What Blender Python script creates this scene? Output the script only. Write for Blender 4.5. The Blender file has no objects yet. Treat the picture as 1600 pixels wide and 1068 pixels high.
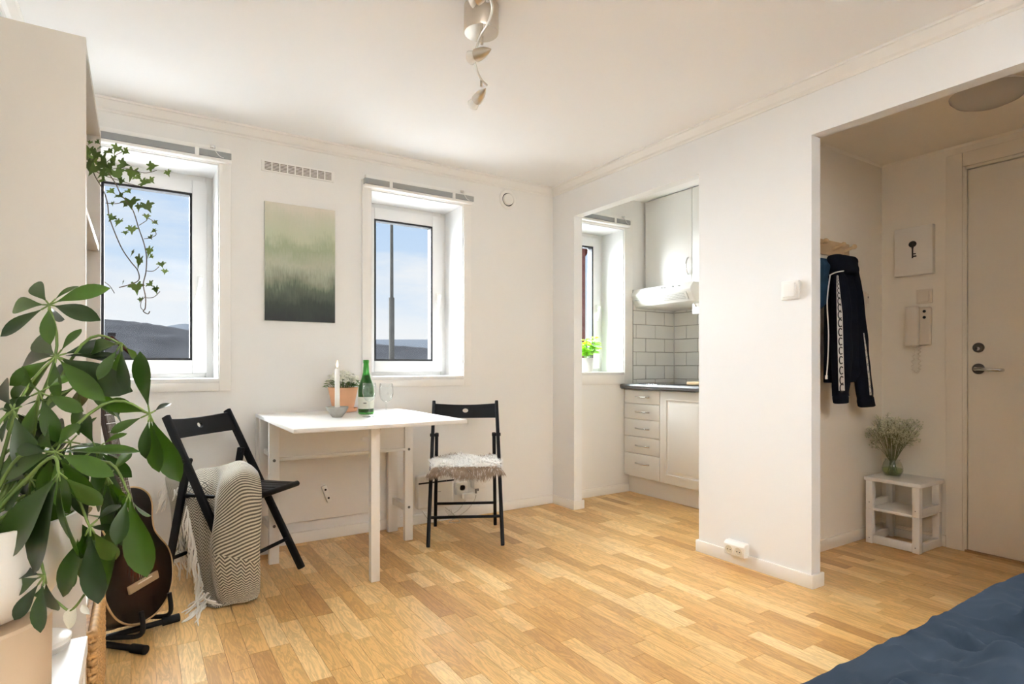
import bpy, bmesh, math, random
from mathutils import Vector, Matrix, noise
random.seed(7)
S = bpy.context.scene
COL = S.collection
PI = math.pi

# ------------------------------------------------------------------ camera, sky, sun, exposure
CAM_H, FPX, YAW, HOR = 1.0, 914.0, 32.6, 570.0
cam_d = bpy.data.cameras.new('camera'); cam = bpy.data.objects.new('camera', cam_d); COL.objects.link(cam)
cam_d.sensor_width = 36.0; cam_d.lens = 36.0 * FPX / 1600.0
cam_d.shift_y = (HOR - 534.0) / 1600.0; cam_d.clip_start = 0.02; cam_d.clip_end = 5000
cam.location = (0, 0, CAM_H); cam.rotation_euler = (PI / 2, 0, -math.radians(YAW))
S.camera = cam
vs = S.view_settings
vs.view_transform = 'Standard'; vs.look = 'None'; vs.gamma = 1.0; vs.use_curve_mapping = False
vs.exposure = 0.0
WORLD_STRENGTH = 1.0
BULB_W = 25.0            # lit head of the ceiling spotlight bar, turned up to the ceiling
FILL_W = 350.0          # floor uplighter added out of view as fill
SUN_POWER, SUN_ANGLE, SUN_EL, SUN_AZ = 73.0, 84.0, 33.0, 20.0     # az: degrees from -Y towards +X of the light's travel

w = bpy.data.worlds.new('sky'); S.world = w; w.use_nodes = True
nt = w.node_tree; nt.nodes.clear()
def N(t, kind, **kw):
    n = t.nodes.new(kind)
    for k, v in kw.items():
        if k in n.inputs: n.inputs[k].default_value = v
        else: setattr(n, k, v)
    return n
def ramp(t, stops, interp='LINEAR'):
    r = t.nodes.new('ShaderNodeValToRGB'); r.color_ramp.interpolation = interp
    el = r.color_ramp.elements
    while len(el) < len(stops): el.new(0.5)
    for e, (p, c) in zip(el, stops):
        e.position = p; e.color = (c[0], c[1], c[2], 1) if not isinstance(c, (int, float)) else (c, c, c, 1)
    return r
tc = N(nt, 'ShaderNodeTexCoord'); sx = N(nt, 'ShaderNodeSeparateXYZ'); nt.links.new(tc.outputs['Generated'], sx.inputs[0])
rs = ramp(nt, [(0.0, (.92, .94, .97)), (0.05, (.90, .935, .98)), (0.16, (.62, .77, .96)), (0.35, (.45, .65, .95)), (1.0, (.30, .50, .88))])
nt.links.new(sx.outputs['Z'], rs.inputs[0])
mp = N(nt, 'ShaderNodeMapping'); mp.inputs['Scale'].default_value = (1.6, 1.6, 6.0); nt.links.new(tc.outputs['Generated'], mp.inputs[0])
nz = N(nt, 'ShaderNodeTexNoise', Scale=2.2, Detail=6.0, Roughness=.55); nt.links.new(mp.outputs[0], nz.inputs['Vector'])
rc = ramp(nt, [(.46, 0), (.66, .8)]); nt.links.new(nz.outputs['Fac'], rc.inputs[0])
mx = N(nt, 'ShaderNodeMixRGB'); nt.links.new(rc.outputs[0], mx.inputs['Fac']); nt.links.new(rs.outputs[0], mx.inputs[1]); mx.inputs[2].default_value = (.95, .95, .96, 1)
bgn = N(nt, 'ShaderNodeBackground', Strength=WORLD_STRENGTH); nt.links.new(mx.outputs[0], bgn.inputs[0])
wo = N(nt, 'ShaderNodeOutputWorld'); nt.links.new(bgn.outputs[0], wo.inputs[0])

sd = bpy.data.lights.new('hazy_sun', 'SUN'); sd.energy = SUN_POWER; sd.angle = math.radians(SUN_ANGLE); sd.color = (.91, .96, 1.0)
so = bpy.data.objects.new('hazy_sun', sd); COL.objects.link(so)
_e, _a = math.radians(SUN_EL), math.radians(SUN_AZ)
_dir = Vector((math.sin(_a) * math.cos(_e), -math.cos(_a) * math.cos(_e), -math.sin(_e)))
so.rotation_euler = _dir.to_track_quat('-Z', 'Y').to_euler(); so.location = (-1, 8, 6)
cy = S.cycles
cy.max_bounces = 12; cy.diffuse_bounces = 8; cy.glossy_bounces = 3; cy.transparent_max_bounces = 20; cy.sample_clamp_indirect = 20.0
cy.caustics_reflective = False; cy.caustics_refractive = False

# ------------------------------------------------------------------ helpers
_A = math.radians(YAW); FV = Vector((math.sin(_A), math.cos(_A), 0)); RV = Vector((math.cos(_A), -math.sin(_A), 0)); UV = Vector((0, 0, 1))
def ray(px, py): return FV + RV * ((px - 800) / FPX) + UV * ((HOR - py) / FPX)
C0 = Vector((0, 0, CAM_H))
def aD(px, py, D): return C0 + ray(px, py) * D
def aX(px, py, x): v = ray(px, py); return C0 + v * (x / v.x)
def aY(px, py, y): v = ray(px, py); return C0 + v * (y / v.y)
def aZ(px, py, z): v = ray(px, py); return C0 + v * ((z - CAM_H) / v.z)
def proj(p):
    d = Vector(p) - C0; D = d.dot(FV)
    return 800 + FPX * d.dot(RV) / D, HOR - FPX * d.z / D, D

def lin(r, g, b):
    f = lambda c: (c / 255 / 12.92) if c / 255 <= .04045 else ((c / 255 + .055) / 1.055) ** 2.4
    return (f(r), f(g), f(b))

MATS = {}
def mat(name, col, rough=.5, metal=0.0, var=0.0, vscale=8.0, bump=0.0, bscale=60.0, spec=.5, trans=0.0, ior=1.45, emit=None, estr=0.0, coat=0.0, sheen=0.0, sub=0.0):
    m = bpy.data.materials.new(name); m.use_nodes = True; t = m.node_tree
    b = t.nodes['Principled BSDF']
    b.inputs['Base Color'].default_value = (*col, 1); b.inputs['Roughness'].default_value = rough; b.inputs['Metallic'].default_value = metal
    b.inputs['Specular IOR Level'].default_value = spec; b.inputs['Transmission Weight'].default_value = trans; b.inputs['IOR'].default_value = ior
    b.inputs['Coat Weight'].default_value = coat; b.inputs['Sheen Weight'].default_value = sheen
    if sub: b.inputs['Subsurface Weight'].default_value = sub; b.inputs['Subsurface Radius'].default_value = (.02, .02, .01)
    if emit: b.inputs['Emission Color'].default_value = (*emit, 1); b.inputs['Emission Strength'].default_value = estr
    co = N(t, 'ShaderNodeTexCoord')
    if var:
        n = N(t, 'ShaderNodeTexNoise', Scale=vscale, Detail=4.0); t.links.new(co.outputs['Object'], n.inputs['Vector'])
        r = ramp(t, [(.25, tuple(c * (1 - var) for c in col)), (.75, tuple(min(1, c * (1 + var)) for c in col))]); t.links.new(n.outputs['Fac'], r.inputs[0])
        t.links.new(r.outputs[0], b.inputs['Base Color'])
    if bump:
        n = N(t, 'ShaderNodeTexNoise', Scale=bscale, Detail=3.0); t.links.new(co.outputs['Object'], n.inputs['Vector'])
        bp = N(t, 'ShaderNodeBump', Strength=bump, Distance=.004); t.links.new(n.outputs['Fac'], bp.inputs['Height']); t.links.new(bp.outputs[0], b.inputs['Normal'])
    MATS[name] = m; return m

def thin_glass(name, tint=(1, 1, 1), ior=1.45, rough=.0):
    m = bpy.data.materials.new(name); m.use_nodes = True; t = m.node_tree; t.nodes.clear()
    a = N(t, 'ShaderNodeBsdfTransparent'); a.inputs[0].default_value = (*tint, 1)
    g = N(t, 'ShaderNodeBsdfGlossy'); g.inputs['Roughness'].default_value = rough
    lw = N(t, 'ShaderNodeLayerWeight'); pw_ = N(t, 'ShaderNodeMath', operation='POWER'); pw_.inputs[1].default_value = 4.0; t.links.new(lw.outputs['Facing'], pw_.inputs[0])
    fr = N(t, 'ShaderNodeMath', operation='MULTIPLY_ADD'); fr.inputs[1].default_value = .85; fr.inputs[2].default_value = 1.4 * ((ior - 1) / (ior + 1)) ** 2; t.links.new(pw_.outputs[0], fr.inputs[0]); mxs = N(t, 'ShaderNodeMixShader'); o = N(t, 'ShaderNodeOutputMaterial')
    t.links.new(fr.outputs[0], mxs.inputs[0]); t.links.new(a.outputs[0], mxs.inputs[1]); t.links.new(g.outputs[0], mxs.inputs[2]); t.links.new(mxs.outputs[0], o.inputs[0])
    MATS[name] = m; return m

class MB:
    def __init__(s): s.v = []; s.f = []; s.uv = {}; s.M = None
    def add(s, vs, fs, uvs=None):
        o = len(s.v)
        for q in vs: s.v.append(tuple(s.M @ Vector(q)) if s.M is not None else tuple(q))
        for k, f in enumerate(fs):
            s.f.append(tuple(i + o for i in f))
            if uvs: s.uv[len(s.f) - 1] = uvs[k]
        return s
    def box(s, x0, x1, y0, y1, z0, z1):
        return s.add([(x0, y0, z0), (x1, y0, z0), (x1, y1, z0), (x0, y1, z0), (x0, y0, z1), (x1, y0, z1), (x1, y1, z1), (x0, y1, z1)],
                     [(0, 3, 2, 1), (4, 5, 6, 7), (0, 1, 5, 4), (1, 2, 6, 5), (2, 3, 7, 6), (3, 0, 4, 7)])
    def bar(s, p, q, wd, ht, up=(0, 0, 1)):
        p, q = Vector(p), Vector(q); d = (q - p).normalized(); up = Vector(up)
        x = d.cross(up)
        if x.length < 1e-4: x = d.cross(Vector((0, 1, 0)))
        x.normalize(); y = x.cross(d); x *= wd / 2; y *= ht / 2
        vs = [p - x - y, p + x - y, p + x + y, p - x + y, q - x - y, q + x - y, q + x + y, q - x + y]
        return s.add(vs, [(0, 3, 2, 1), (4, 5, 6, 7), (0, 1, 5, 4), (1, 2, 6, 5), (2, 3, 7, 6), (3, 0, 4, 7)])
    def tube(s, pts, r, n=8, cap=True):
        pts = [Vector(p) for p in pts]; rs_ = r if isinstance(r, (list, tuple)) else [r] * len(pts)
        d0 = (pts[1] - pts[0]).normalized(); a = d0.orthogonal().normalized(); rings = []
        for i, p in enumerate(pts):
            d = (pts[min(i + 1, len(pts) - 1)] - pts[max(i - 1, 0)])
            d = d.normalized() if d.length > 1e-9 else d0
            a = (a - d * a.dot(d)); a = a.normalized() if a.length > 1e-6 else d.orthogonal().normalized()
            b = d.cross(a); rings.append([p + (a * math.cos(2 * PI * k / n) + b * math.sin(2 * PI * k / n)) * rs_[i] for k in range(n)])
        return s.rings(rings, cap)
    def rings(s, rings, cap=True, closed=True):
        n = len(rings[0]); vs = [p for rg in rings for p in rg]; fs = []
        for i in range(len(rings) - 1):
            for k in range(n if closed else n - 1):
                fs.append((i * n + k, i * n + (k + 1) % n, (i + 1) * n + (k + 1) % n, (i + 1) * n + k))
        if cap: fs.append(tuple(reversed(range(n)))); fs.append(tuple((len(rings) - 1) * n + k for k in range(n)))
        return s.add(vs, fs)
    def lathe(s, prof, n=32, c=(0, 0, 0), ax=None, cap=True):
        R = Matrix.Identity(3) if ax is None else Vector((0, 0, 1)).rotation_difference(Vector(ax)).to_matrix()
        c = Vector(c)
        return s.rings([[c + R @ Vector((r * math.cos(2 * PI * k / n), r * math.sin(2 * PI * k / n), z)) for k in range(n)] for r, z in prof], cap)
    def prism(s, poly, vec):
        n = len(poly); poly = [Vector(p) for p in poly]; vec = Vector(vec)
        return s.add(poly + [p + vec for p in poly], [tuple(reversed(range(n))), tuple(range(n, 2 * n))] + [(i, (i + 1) % n, n + (i + 1) % n, n + i) for i in range(n)])
    def grid(s, rows, uv=False):
        n = len(rows[0]); m_ = len(rows); fs = []; uvs = []
        for i in range(m_ - 1):
            for k in range(n - 1):
                fs.append((i * n + k, i * n + k + 1, (i + 1) * n + k + 1, (i + 1) * n + k))
                uvs.append(((k / (n - 1), i / (m_ - 1)), ((k + 1) / (n - 1), i / (m_ - 1)), ((k + 1) / (n - 1), (i + 1) / (m_ - 1)), (k / (n - 1), (i + 1) / (m_ - 1))))
        return s.add([p for r in rows for p in r], fs, uvs if uv else None)
    def sphere(s, c, r, n=10, m_=6, sc=(1, 1, 1)):
        c = Vector(c); rg = []
        for i in range(m_ + 1):
            t = PI * (i / m_) ; rr = max(math.sin(t), 1e-3)
            rg.append([c + Vector((r * rr * math.cos(2 * PI * k / n) * sc[0], r * rr * math.sin(2 * PI * k / n) * sc[1], -r * math.cos(t) * sc[2])) for k in range(n)])
        return s.rings(rg)
    def mesh(s, name, bevel=0.0, segs=2, smooth=None, weld=False, origin=None, inv=None):
        me = bpy.data.meshes.new(name); vs = s.v
        if inv is not None: vs = [tuple(inv @ Vector(q)) for q in vs]
        if origin is not None: vs = [tuple(Vector(q) - Vector(origin)) for q in vs]
        me.from_pydata(vs, [], s.f)
        if s.uv:
            ul = me.uv_layers.new(name='UVMap')
            for p in me.polygons:
                if p.index in s.uv:
                    for li, c in zip(p.loop_indices, s.uv[p.index]): ul.data[li].uv = c
        bm = bmesh.new(); bm.from_mesh(me)
        if weld: bmesh.ops.remove_doubles(bm, verts=bm.verts, dist=1e-5)
        bmesh.ops.recalc_face_normals(bm, faces=bm.faces)
        if bevel:
            es = [e for e in bm.edges if len(e.link_faces) == 2 and e.calc_face_angle(0) > .5]
            bmesh.ops.bevel(bm, geom=es, offset=bevel, segments=segs, profile=.5, affect='EDGES', clamp_overlap=True)
        bm.to_mesh(me); bm.free()
        if smooth is not None:
            for p in me.polygons: p.use_smooth = True
            if smooth < 179: me.set_sharp_from_angle(angle=math.radians(smooth))
        return me

RM = {}                                                             # world matrix of each root, parts are authored in world space
def tag(o, label=None, cat=None, group=None, kind=None):
    if label: o['label'] = label
    if cat: o['category'] = cat
    if group: o['group'] = group
    if kind: o['kind'] = kind
    return o
def thing(name, label, cat, loc=(0, 0, 0), rotz=0.0, group=None, kind=None):
    o = bpy.data.objects.new(name, None); COL.objects.link(o); o.empty_display_size = .05
    o.location = loc; o.rotation_euler = (0, 0, rotz)
    RM[o.name] = Matrix.Translation(Vector(loc)) @ Matrix.Rotation(rotz, 4, 'Z')
    return tag(o, label, cat, group, kind)
def put(name, mb, m, parent=None, bevel=0.0, segs=2, smooth=30, loc=None, local=False, weld=False, label=None, kind=None):
    """one mesh object; under a parent the vertices are given in world space unless local"""
    if isinstance(m, str): m = MATS[m]
    if parent is not None:
        inv = None if local else RM[parent.name].inverted()
        me = mb.mesh(name, bevel, segs, smooth, weld, inv=inv)
    else:
        me = mb.mesh(name, bevel, segs, smooth, weld, origin=loc)
    me.materials.append(m)
    o = bpy.data.objects.new(name, me); COL.objects.link(o)
    if parent is not None: o.parent = parent; RM[o.name] = RM[parent.name]
    else:
        o.location = loc or (0, 0, 0); RM[o.name] = Matrix.Translation(Vector(loc or (0, 0, 0)))
    if label: o['label'] = label
    if kind: o['kind'] = kind
    return o
def solo(name, mb, m, label, cat, loc, group=None, **kw):
    return tag(put(name, mb, m, None, loc=loc, **kw), label, cat, group)
def struct(name, mb, m, label=None, cat=None, **kw):
    return tag(put(name, mb, m, None, loc=(0, 0, 0), **kw), label, cat, kind='structure')
def inst(name, me, M, parent, label=None):
    """a piece that shares its mesh; M is its world matrix"""
    o = bpy.data.objects.new(name, me); COL.objects.link(o); o.parent = parent
    o.matrix_local = RM[parent.name].inverted() @ M
    if label: o['label'] = label
    return o
def cubic(P, t):
    n = len(P) - 1; x = min(max(t, 0), 1) * n; i = min(int(x), n - 1); u = x - i
    a, b, c, d = P[max(i - 1, 0)], P[i], P[i + 1], P[min(i + 2, n)]
    return (b * 2 + (c - a) * u + (a * 2 - b * 5 + c * 4 - d) * u * u + (b * 3 - a - c * 3 + d) * u * u * u) * .5
def spline(P, n):
    P = [Vector(p) for p in P]; return [cubic(P, k / (n - 1)) for k in range(n)]
def surf(G, nu, nv):
    G = [[Vector(p) for p in r] for r in G]
    cols = [[cubic(r, k / (nu - 1)) for k in range(nu)] for r in G]
    return [[cubic([c[k] for c in cols], j / (nv - 1)) for k in range(nu)] for j in range(nv)]

# ------------------------------------------------------------------ materials
mat('wall_paint', (.84, .832, .812), .85, bump=.08, bscale=220)
mat('wall_white', (.85, .855, .86), .8, bump=.08, bscale=220)
mat('hall_paint', (.87, .81, .71), .85, bump=.12, bscale=200)
mat('ceiling_paint', (.925, .93, .935), .9, bump=.05, bscale=150)
mat('trim_white', (.86, .845, .815), .45)
mat('white_paint', (.76, .755, .745), .4)
mat('furniture_white', (.80, .785, .755), .38, var=.015, vscale=3)
mat('plastic_white', (.86, .85, .82), .35)
mat('shelf_white', (.56, .53, .48), .45)
mat('gasket', (.012, .012, .014), .6)
mat('blind_grey', (.33, .34, .335), .5)
mat('dark_hole', (.02, .02, .02), .8)
mat('black_wood', (.0065, .0065, .008), .5, spec=.22, var=.3, vscale=20, bump=.05, bscale=90)
mat('steel', (.62, .57, .50), .28, 1.0, var=.08, vscale=14)
mat('chrome', (.70, .69, .67), .18, 1.0)
mat('dark_metal', (.16, .15, .14), .35, 1.0)
mat('grout', (.36, .35, .33), .9)
mat('tile_glaze', (.83, .835, .81), .16, var=.02, vscale=4, coat=.3)
mat('worktop_grey', (.13, .135, .14), .35, var=.15, vscale=60)
mat('oak_light', (.66, .46, .26), .5, var=.14, vscale=9)
mat('wood_brown', (.38, .22, .10), .5, var=.2, vscale=12)
mat('glass_black', (.01, .01, .012), .08)
mat('terracotta', (.78, .43, .25), .75, var=.05, vscale=10)
mat('concrete', (.33, .32, .29), .85, var=.12, vscale=30, bump=.1)
mat('wax', (.86, .84, .80), .45, sub=.2)
mat('soil', (.05, .035, .025), .95, bump=.5, bscale=80)
mat('navy_cloth', (.006, .0075, .014), .95, spec=.1, var=.25, vscale=30, bump=.15, bscale=240)
mat('blue_cap', (.022, .050, .085), .95, spec=.1, var=.2, vscale=25, bump=.15, bscale=260)
mat('white_cloth', (.72, .70, .66), .85)
mat('black_print', (.02, .018, .016), .7)
mat('wool_white', (.82, .79, .73), .95)
mat('fur_white', (.86, .84, .81), .9)
mat('fur_brown', (.33, .25, .185), .9, var=.45, vscale=40)
mat('stem_green', (.13, .20, .045), .6, var=.2, vscale=20)
mat('stem_brown', (.10, .075, .05), .7, var=.2, vscale=20)
mat('flower_white', (.80, .80, .70), .7, var=.12, vscale=60)
mat('gyps', (.62, .61, .44), .8, var=.3, vscale=60)
mat('gyps_stem', (.17, .18, .08), .8, var=.25, vscale=30)
mat('planter_beige', (.55, .42, .29), .6, var=.04, vscale=6)
mat('ceramic_white', (.83, .81, .77), .3)
mat('rattan', (.50, .29, .11), .65, var=.35, vscale=45)
mat('rubber_black', (.007, .007, .008), .6, spec=.25)
mat('guitar_side', (.022, .008, .005), .3, var=.3, vscale=12, spec=.3)
mat('binding', (.40, .27, .13), .4)
mat('fretboard', (.05, .028, .018), .5, var=.2, vscale=30)
mat('lamp_frost', (.52, .48, .43), .25, sub=.1)
mat('hill_hazed', (.0175, .0178, .0195), 1.0, var=.25, vscale=.012, spec=0)  # bluish haze is mixed into the base colour, far hill too
mat('hill_far', (.030, .033, .038), 1.0, spec=0)
mat('pole_grey', (.045, .043, .040), .8, var=.25, vscale=2, spec=0)
mat('roof_red', (.060, .017, .011), .85, var=.2, vscale=3, spec=0)
mat('brick', (.10, .038, .032), .9, var=.3, vscale=9, spec=0)
mat('house_white', (.10, .098, .096), .9, spec=0)
mat('label_paper', (.72, .72, .62), .7)
mat('gold_print', (.52, .40, .2), .6)
mat('ivory', (.79, .71, .60), .45)
mat('door_paint', (.83, .77, .67), .5, bump=.06, bscale=150)
thin_glass('pane_glass', (.98, .99, .99), 1.15)
thin_glass('clear_glass', (.975, .985, .985), 1.5)
thin_glass('vase_glass', (.94, .96, .93), 1.4)
thin_glass('bottle_green', (.36, .74, .34), 1.5)
thin_glass('wine_green', (.22, .48, .16), 1.2)
mat('flame', (1, .8, .5), .5, emit=(1, .72, .36), estr=6.0)

def leaf_mat(name, c1, c2, rough=.35, tl=.25):
    m = bpy.data.materials.new(name); m.use_nodes = True; t = m.node_tree; b = t.nodes['Principled BSDF']
    oi = N(t, 'ShaderNodeObjectInfo'); gi = N(t, 'ShaderNodeNewGeometry'); ad = N(t, 'ShaderNodeMath', operation='ADD'); fr = N(t, 'ShaderNodeMath', operation='FRACT')
    t.links.new(oi.outputs['Random'], ad.inputs[0]); t.links.new(gi.outputs['Random Per Island'], ad.inputs[1]); t.links.new(ad.outputs[0], fr.inputs[0])
    r = ramp(t, [(0, c1), (1, c2)]); t.links.new(fr.outputs[0], r.inputs[0]); t.links.new(r.outputs[0], b.inputs['Base Color'])
    b.inputs['Roughness'].default_value = rough
    tr = N(t, 'ShaderNodeBsdfTranslucent'); ms = N(t, 'ShaderNodeMixShader'); ms.inputs[0].default_value = tl
    hs = N(t, 'ShaderNodeHueSaturation', Saturation=1.15, Value=1.6); t.links.new(r.outputs[0], hs.inputs['Color']); t.links.new(hs.outputs[0], tr.inputs[0])
    t.links.new(b.outputs[0], ms.inputs[1]); t.links.new(tr.outputs[0], ms.inputs[2]); t.links.new(ms.outputs[0], t.nodes['Material Output'].inputs[0])
    MATS[name] = m
leaf_mat('leaf_dark', (.008, .020, .006), (.045, .105, .010), .3, .22)
leaf_mat('leaf_ivy', (.045, .075, .022), (.13, .19, .05), .45, .3)
leaf_mat('leaf_basil', (.16, .36, .04), (.34, .58, .10), .4, .4)
leaf_mat('leaf_small', (.05, .12, .03), (.16, .26, .08), .5, .2)

def floor_mat():
    m = bpy.data.materials.new('oak_parquet'); m.use_nodes = True; t = m.node_tree; b = t.nodes['Principled BSDF']
    oi = N(t, 'ShaderNodeObjectInfo'); gi = N(t, 'ShaderNodeNewGeometry'); ad = N(t, 'ShaderNodeMath', operation='ADD'); fr = N(t, 'ShaderNodeMath', operation='FRACT')
    t.links.new(oi.outputs['Random'], ad.inputs[0]); t.links.new(gi.outputs['Random Per Island'], ad.inputs[1]); t.links.new(ad.outputs[0], fr.inputs[0])
    base = ramp(t, [(0, (.46, .240, .075)), (.10, (.58, .325, .108)), (.4, (.67, .400, .145)), (.75, (.735, .460, .180)), (1, (.83, .585, .285))]); t.links.new(fr.outputs[0], base.inputs[0])
    sc = N(t, 'ShaderNodeVectorMath', operation='SCALE'); sc.inputs['Scale'].default_value = 37.0
    cb = N(t, 'ShaderNodeCombineXYZ'); t.links.new(fr.outputs[0], cb.inputs[0]); t.links.new(fr.outputs[0], cb.inputs[1]); t.links.new(fr.outputs[0], cb.inputs[2]); t.links.new(cb.outputs[0], sc.inputs[0])
    av = N(t, 'ShaderNodeVectorMath', operation='ADD'); t.links.new(gi.outputs['Position'], av.inputs[0]); t.links.new(sc.outputs[0], av.inputs[1])
    mpn = N(t, 'ShaderNodeMapping'); mpn.inputs['Scale'].default_value = (9.0, 1.1, 1.0); t.links.new(av.outputs[0], mpn.inputs[0])
    wv = N(t, 'ShaderNodeTexNoise', Scale=3.2, Detail=5.0, Roughness=.6, Distortion=1.4); t.links.new(mpn.outputs[0], wv.inputs['Vector'])
    mp2 = N(t, 'ShaderNodeMapping'); mp2.inputs['Scale'].default_value = (120.0, 5.0, 1.0); t.links.new(av.outputs[0], mp2.inputs[0])
    fi = N(t, 'ShaderNodeTexNoise', Scale=3.0, Detail=3.0); t.links.new(mp2.outputs[0], fi.inputs['Vector'])
    sn = N(t, 'ShaderNodeMath', operation='SINE'); mu = N(t, 'ShaderNodeMath', operation='MULTIPLY'); mu.inputs[1].default_value = 34.0
    t.links.new(wv.outputs['Fac'], mu.inputs[0]); t.links.new(mu.outputs[0], sn.inputs[0])
    g1 = ramp(t, [(0, .86), (1, 1.05)]); 
    mr = N(t, 'ShaderNodeMapRange'); mr.inputs['From Min'].default_value = -1; mr.inputs['To Min'].default_value = .80; mr.inputs['To Max'].default_value = 1.07; t.links.new(sn.outputs[0], mr.inputs[0])
    mr2 = N(t, 'ShaderNodeMapRange'); mr2.inputs['To Min'].default_value = .82; mr2.inputs['To Max'].default_value = 1.16; t.links.new(fi.outputs['Fac'], mr2.inputs[0])
    m2 = N(t, 'ShaderNodeMath', operation='MULTIPLY'); t.links.new(mr.outputs[0], m2.inputs[0]); t.links.new(mr2.outputs[0], m2.inputs[1])
    vm = N(t, 'ShaderNodeVectorMath', operation='SCALE'); t.links.new(base.outputs[0], vm.inputs[0]); t.links.new(m2.outputs[0], vm.inputs['Scale'])
    t.links.new(vm.outputs[0], b.inputs['Base Color']); b.inputs['Roughness'].default_value = .33; b.inputs['Specular IOR Level'].default_value = .42
    MATS['oak_parquet'] = m
floor_mat()

# ------------------------------------------------------------------ the shell
XL, XW, XK, XH = -.40, 2.541, 3.81, 3.754          # left wall, right wall, kitchen far wall, hall far wall
YW, YR, YH = 3.421, -1.6, 1.758                     # window wall, rear wall, hall side wall
WT, ZC, ZO, ZKC, ZHC = .070, 2.275, 2.030, 2.318, 2.190
KJ0, KJ1, HJ1, HJ0 = 3.176, 2.108, 1.484, .40       # kitchen opening, hall opening (Y)
OUT = YW + .36
W1, W2, W3 = (-.266, .359), (1.178, 1.803), (2.66, 3.233)
WZ0, WZ1 = .920, 2.052

fl = struct('floor', MB().box(XL - .2, 4.2, YR - .2, OUT, -.12, -.008), 'oak_parquet', 'oak parquet floor laid in narrow honey coloured staves')
def staves():
    sw = .0685; items = []; rnd = random.Random(3)
    lens = [.20 + .03 * k for k in range(11)]
    x = XL - .03; r = 0
    while x < XK + .02:
        y = YR - rnd.random() * .4
        while y < YW + .03:
            L = rnd.choice(lens)
            if y + L > YW + .03: pass
            items.append((x, y, L)); y += L
        x += sw; r += 1
    def area(it):
        x, y, L = it; P = []
        for (a, b) in ((x, y), (x + sw, y), (x + sw, y + L), (x, y + L)):
            d = Vector((a, b, 0)) - C0
            if d.dot(FV) < .25: return 0
            P.append(proj((a, b, 0)))
        cx = sum(p[0] for p in P) / 4; cyy = sum(p[1] for p in P) / 4
        if not (-20 < cx < 1620 and cyy < 1085): return 0
        if x > XW and y < YH + .1 and y + L > YH: return 0
        if y < .62 and x > .4: return 0
        return abs(sum(P[i][0] * P[(i + 1) % 4][1] - P[(i + 1) % 4][0] * P[i][1] for i in range(4))) / 2
    items.sort(key=lambda i: -area(i))
    meshes = {}; g = .0005
    for (x, y, L) in items[:300]:
        k = round(L, 3)
        if k not in meshes:
            meshes[k] = MB().box(-sw / 2 + g, sw / 2 - g, -L / 2 + g, L / 2 - g, -.008, 0).mesh('stave'); meshes[k].materials.append(MATS['oak_parquet'])
        inst('stave', meshes[k], Matrix.Translation((x + sw / 2, y + L / 2, -.0003 * rnd.random())), fl)
    rest = MB()
    for (x, y, L) in items[300:]: rest.box(x + g, x + sw - g, y + g, y + L - g, -.008, -.0003 * rnd.random())
    put('stave_field', rest, 'oak_parquet', fl, smooth=None, kind='stuff')
staves()

def wall_with_holes(mb, x0, x1, y0, y1, z0, z1, holes):
    xs = x0
    for (a, b, c, d) in sorted(holes):
        mb.box(xs, a, y0, y1, z0, z1); mb.box(a, b, y0, y1, z0, c); mb.box(a, b, y0, y1, d, z1); xs = b
    mb.box(xs, x1, y0, y1, z0, z1)
wb = MB(); wall_with_holes(wb, XL - .2, XK + .3, YW, OUT, 0, 2.7, [(*W1, WZ0, WZ1), (*W2, WZ0, WZ1), (*W3, .935, 2.07)])
wall_back = struct('wall_back', wb, 'wall_paint', 'cream painted window wall running on into the kitchen')
wall_left = struct('wall_left', MB().box(XL - .2, XL, YR - .2, OUT, 0, 2.7), 'wall_paint', 'cream painted wall behind the white bookcase')
wr = MB()
wr.box(XW, XW + WT, KJ0, YW, 0, ZC + .1); wr.box(XW, XW + WT, HJ1, KJ1, 0, ZC + .1)
wr.box(XW, XW + WT, KJ1, KJ0, ZO, ZC + .1); wr.box(XW, XW + WT, HJ0, HJ1, ZO, ZC + .1); wr.box(XW, XW + WT, YR - .2, HJ0, 0, ZC + .1)
wall_right = struct('wall_right', wr, 'wall_white', 'white partition wall with kitchen and hallway openings')
struct('wall_rear', MB().box(XL - .2, 4.2, YR - .2, YR, 0, 2.7), 'wall_paint')
struct('ceiling', MB().box(XL - .2, XW + WT, YR - .2, OUT, ZC, 2.7), 'ceiling_paint', 'white flat ceiling of the main room')
struct('ceiling', MB().box(XW + WT, 4.2, YH + .04, OUT, ZKC, 2.7), 'ceiling_paint', 'white ceiling of the kitchen niche')
struct('ceiling', MB().box(XW + WT, 4.2, YR - .2, YH + .04, ZHC, 2.7), 'hall_paint', 'lower beige ceiling of the hallway')
struct('wall_hallside', MB().box(XW + WT, 4.2, YH, YH + .08, 0, 2.7), 'hall_paint', 'beige hallway wall with the coat rack')
DY1, DY0, DZ = 1.325, .43, 2.044                     # door leaf
wh = MB(); wh.box(XH, XH + .2, DY1 + .02, YH + .08, 0, 2.7); wh.box(XH, XH + .2, DY0 - .02, DY1 + .02, DZ + .015, 2.7); wh.box(XH, XH + .2, YR, DY0 - .02, 0, 2.7)
wh.box(XH + .12, XH + .2, DY0 - .02, DY1 + .02, 0, DZ + .02)
struct('wall_hallend', wh, 'hall_paint', 'beige hallway wall around the entrance door')
wall_kitchen = struct('wall_kitchen', MB().box(XK, XK + .2, YH + .08, YW, 0, 2.7), 'wall_paint', 'kitchen wall behind the white cabinets')

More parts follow.
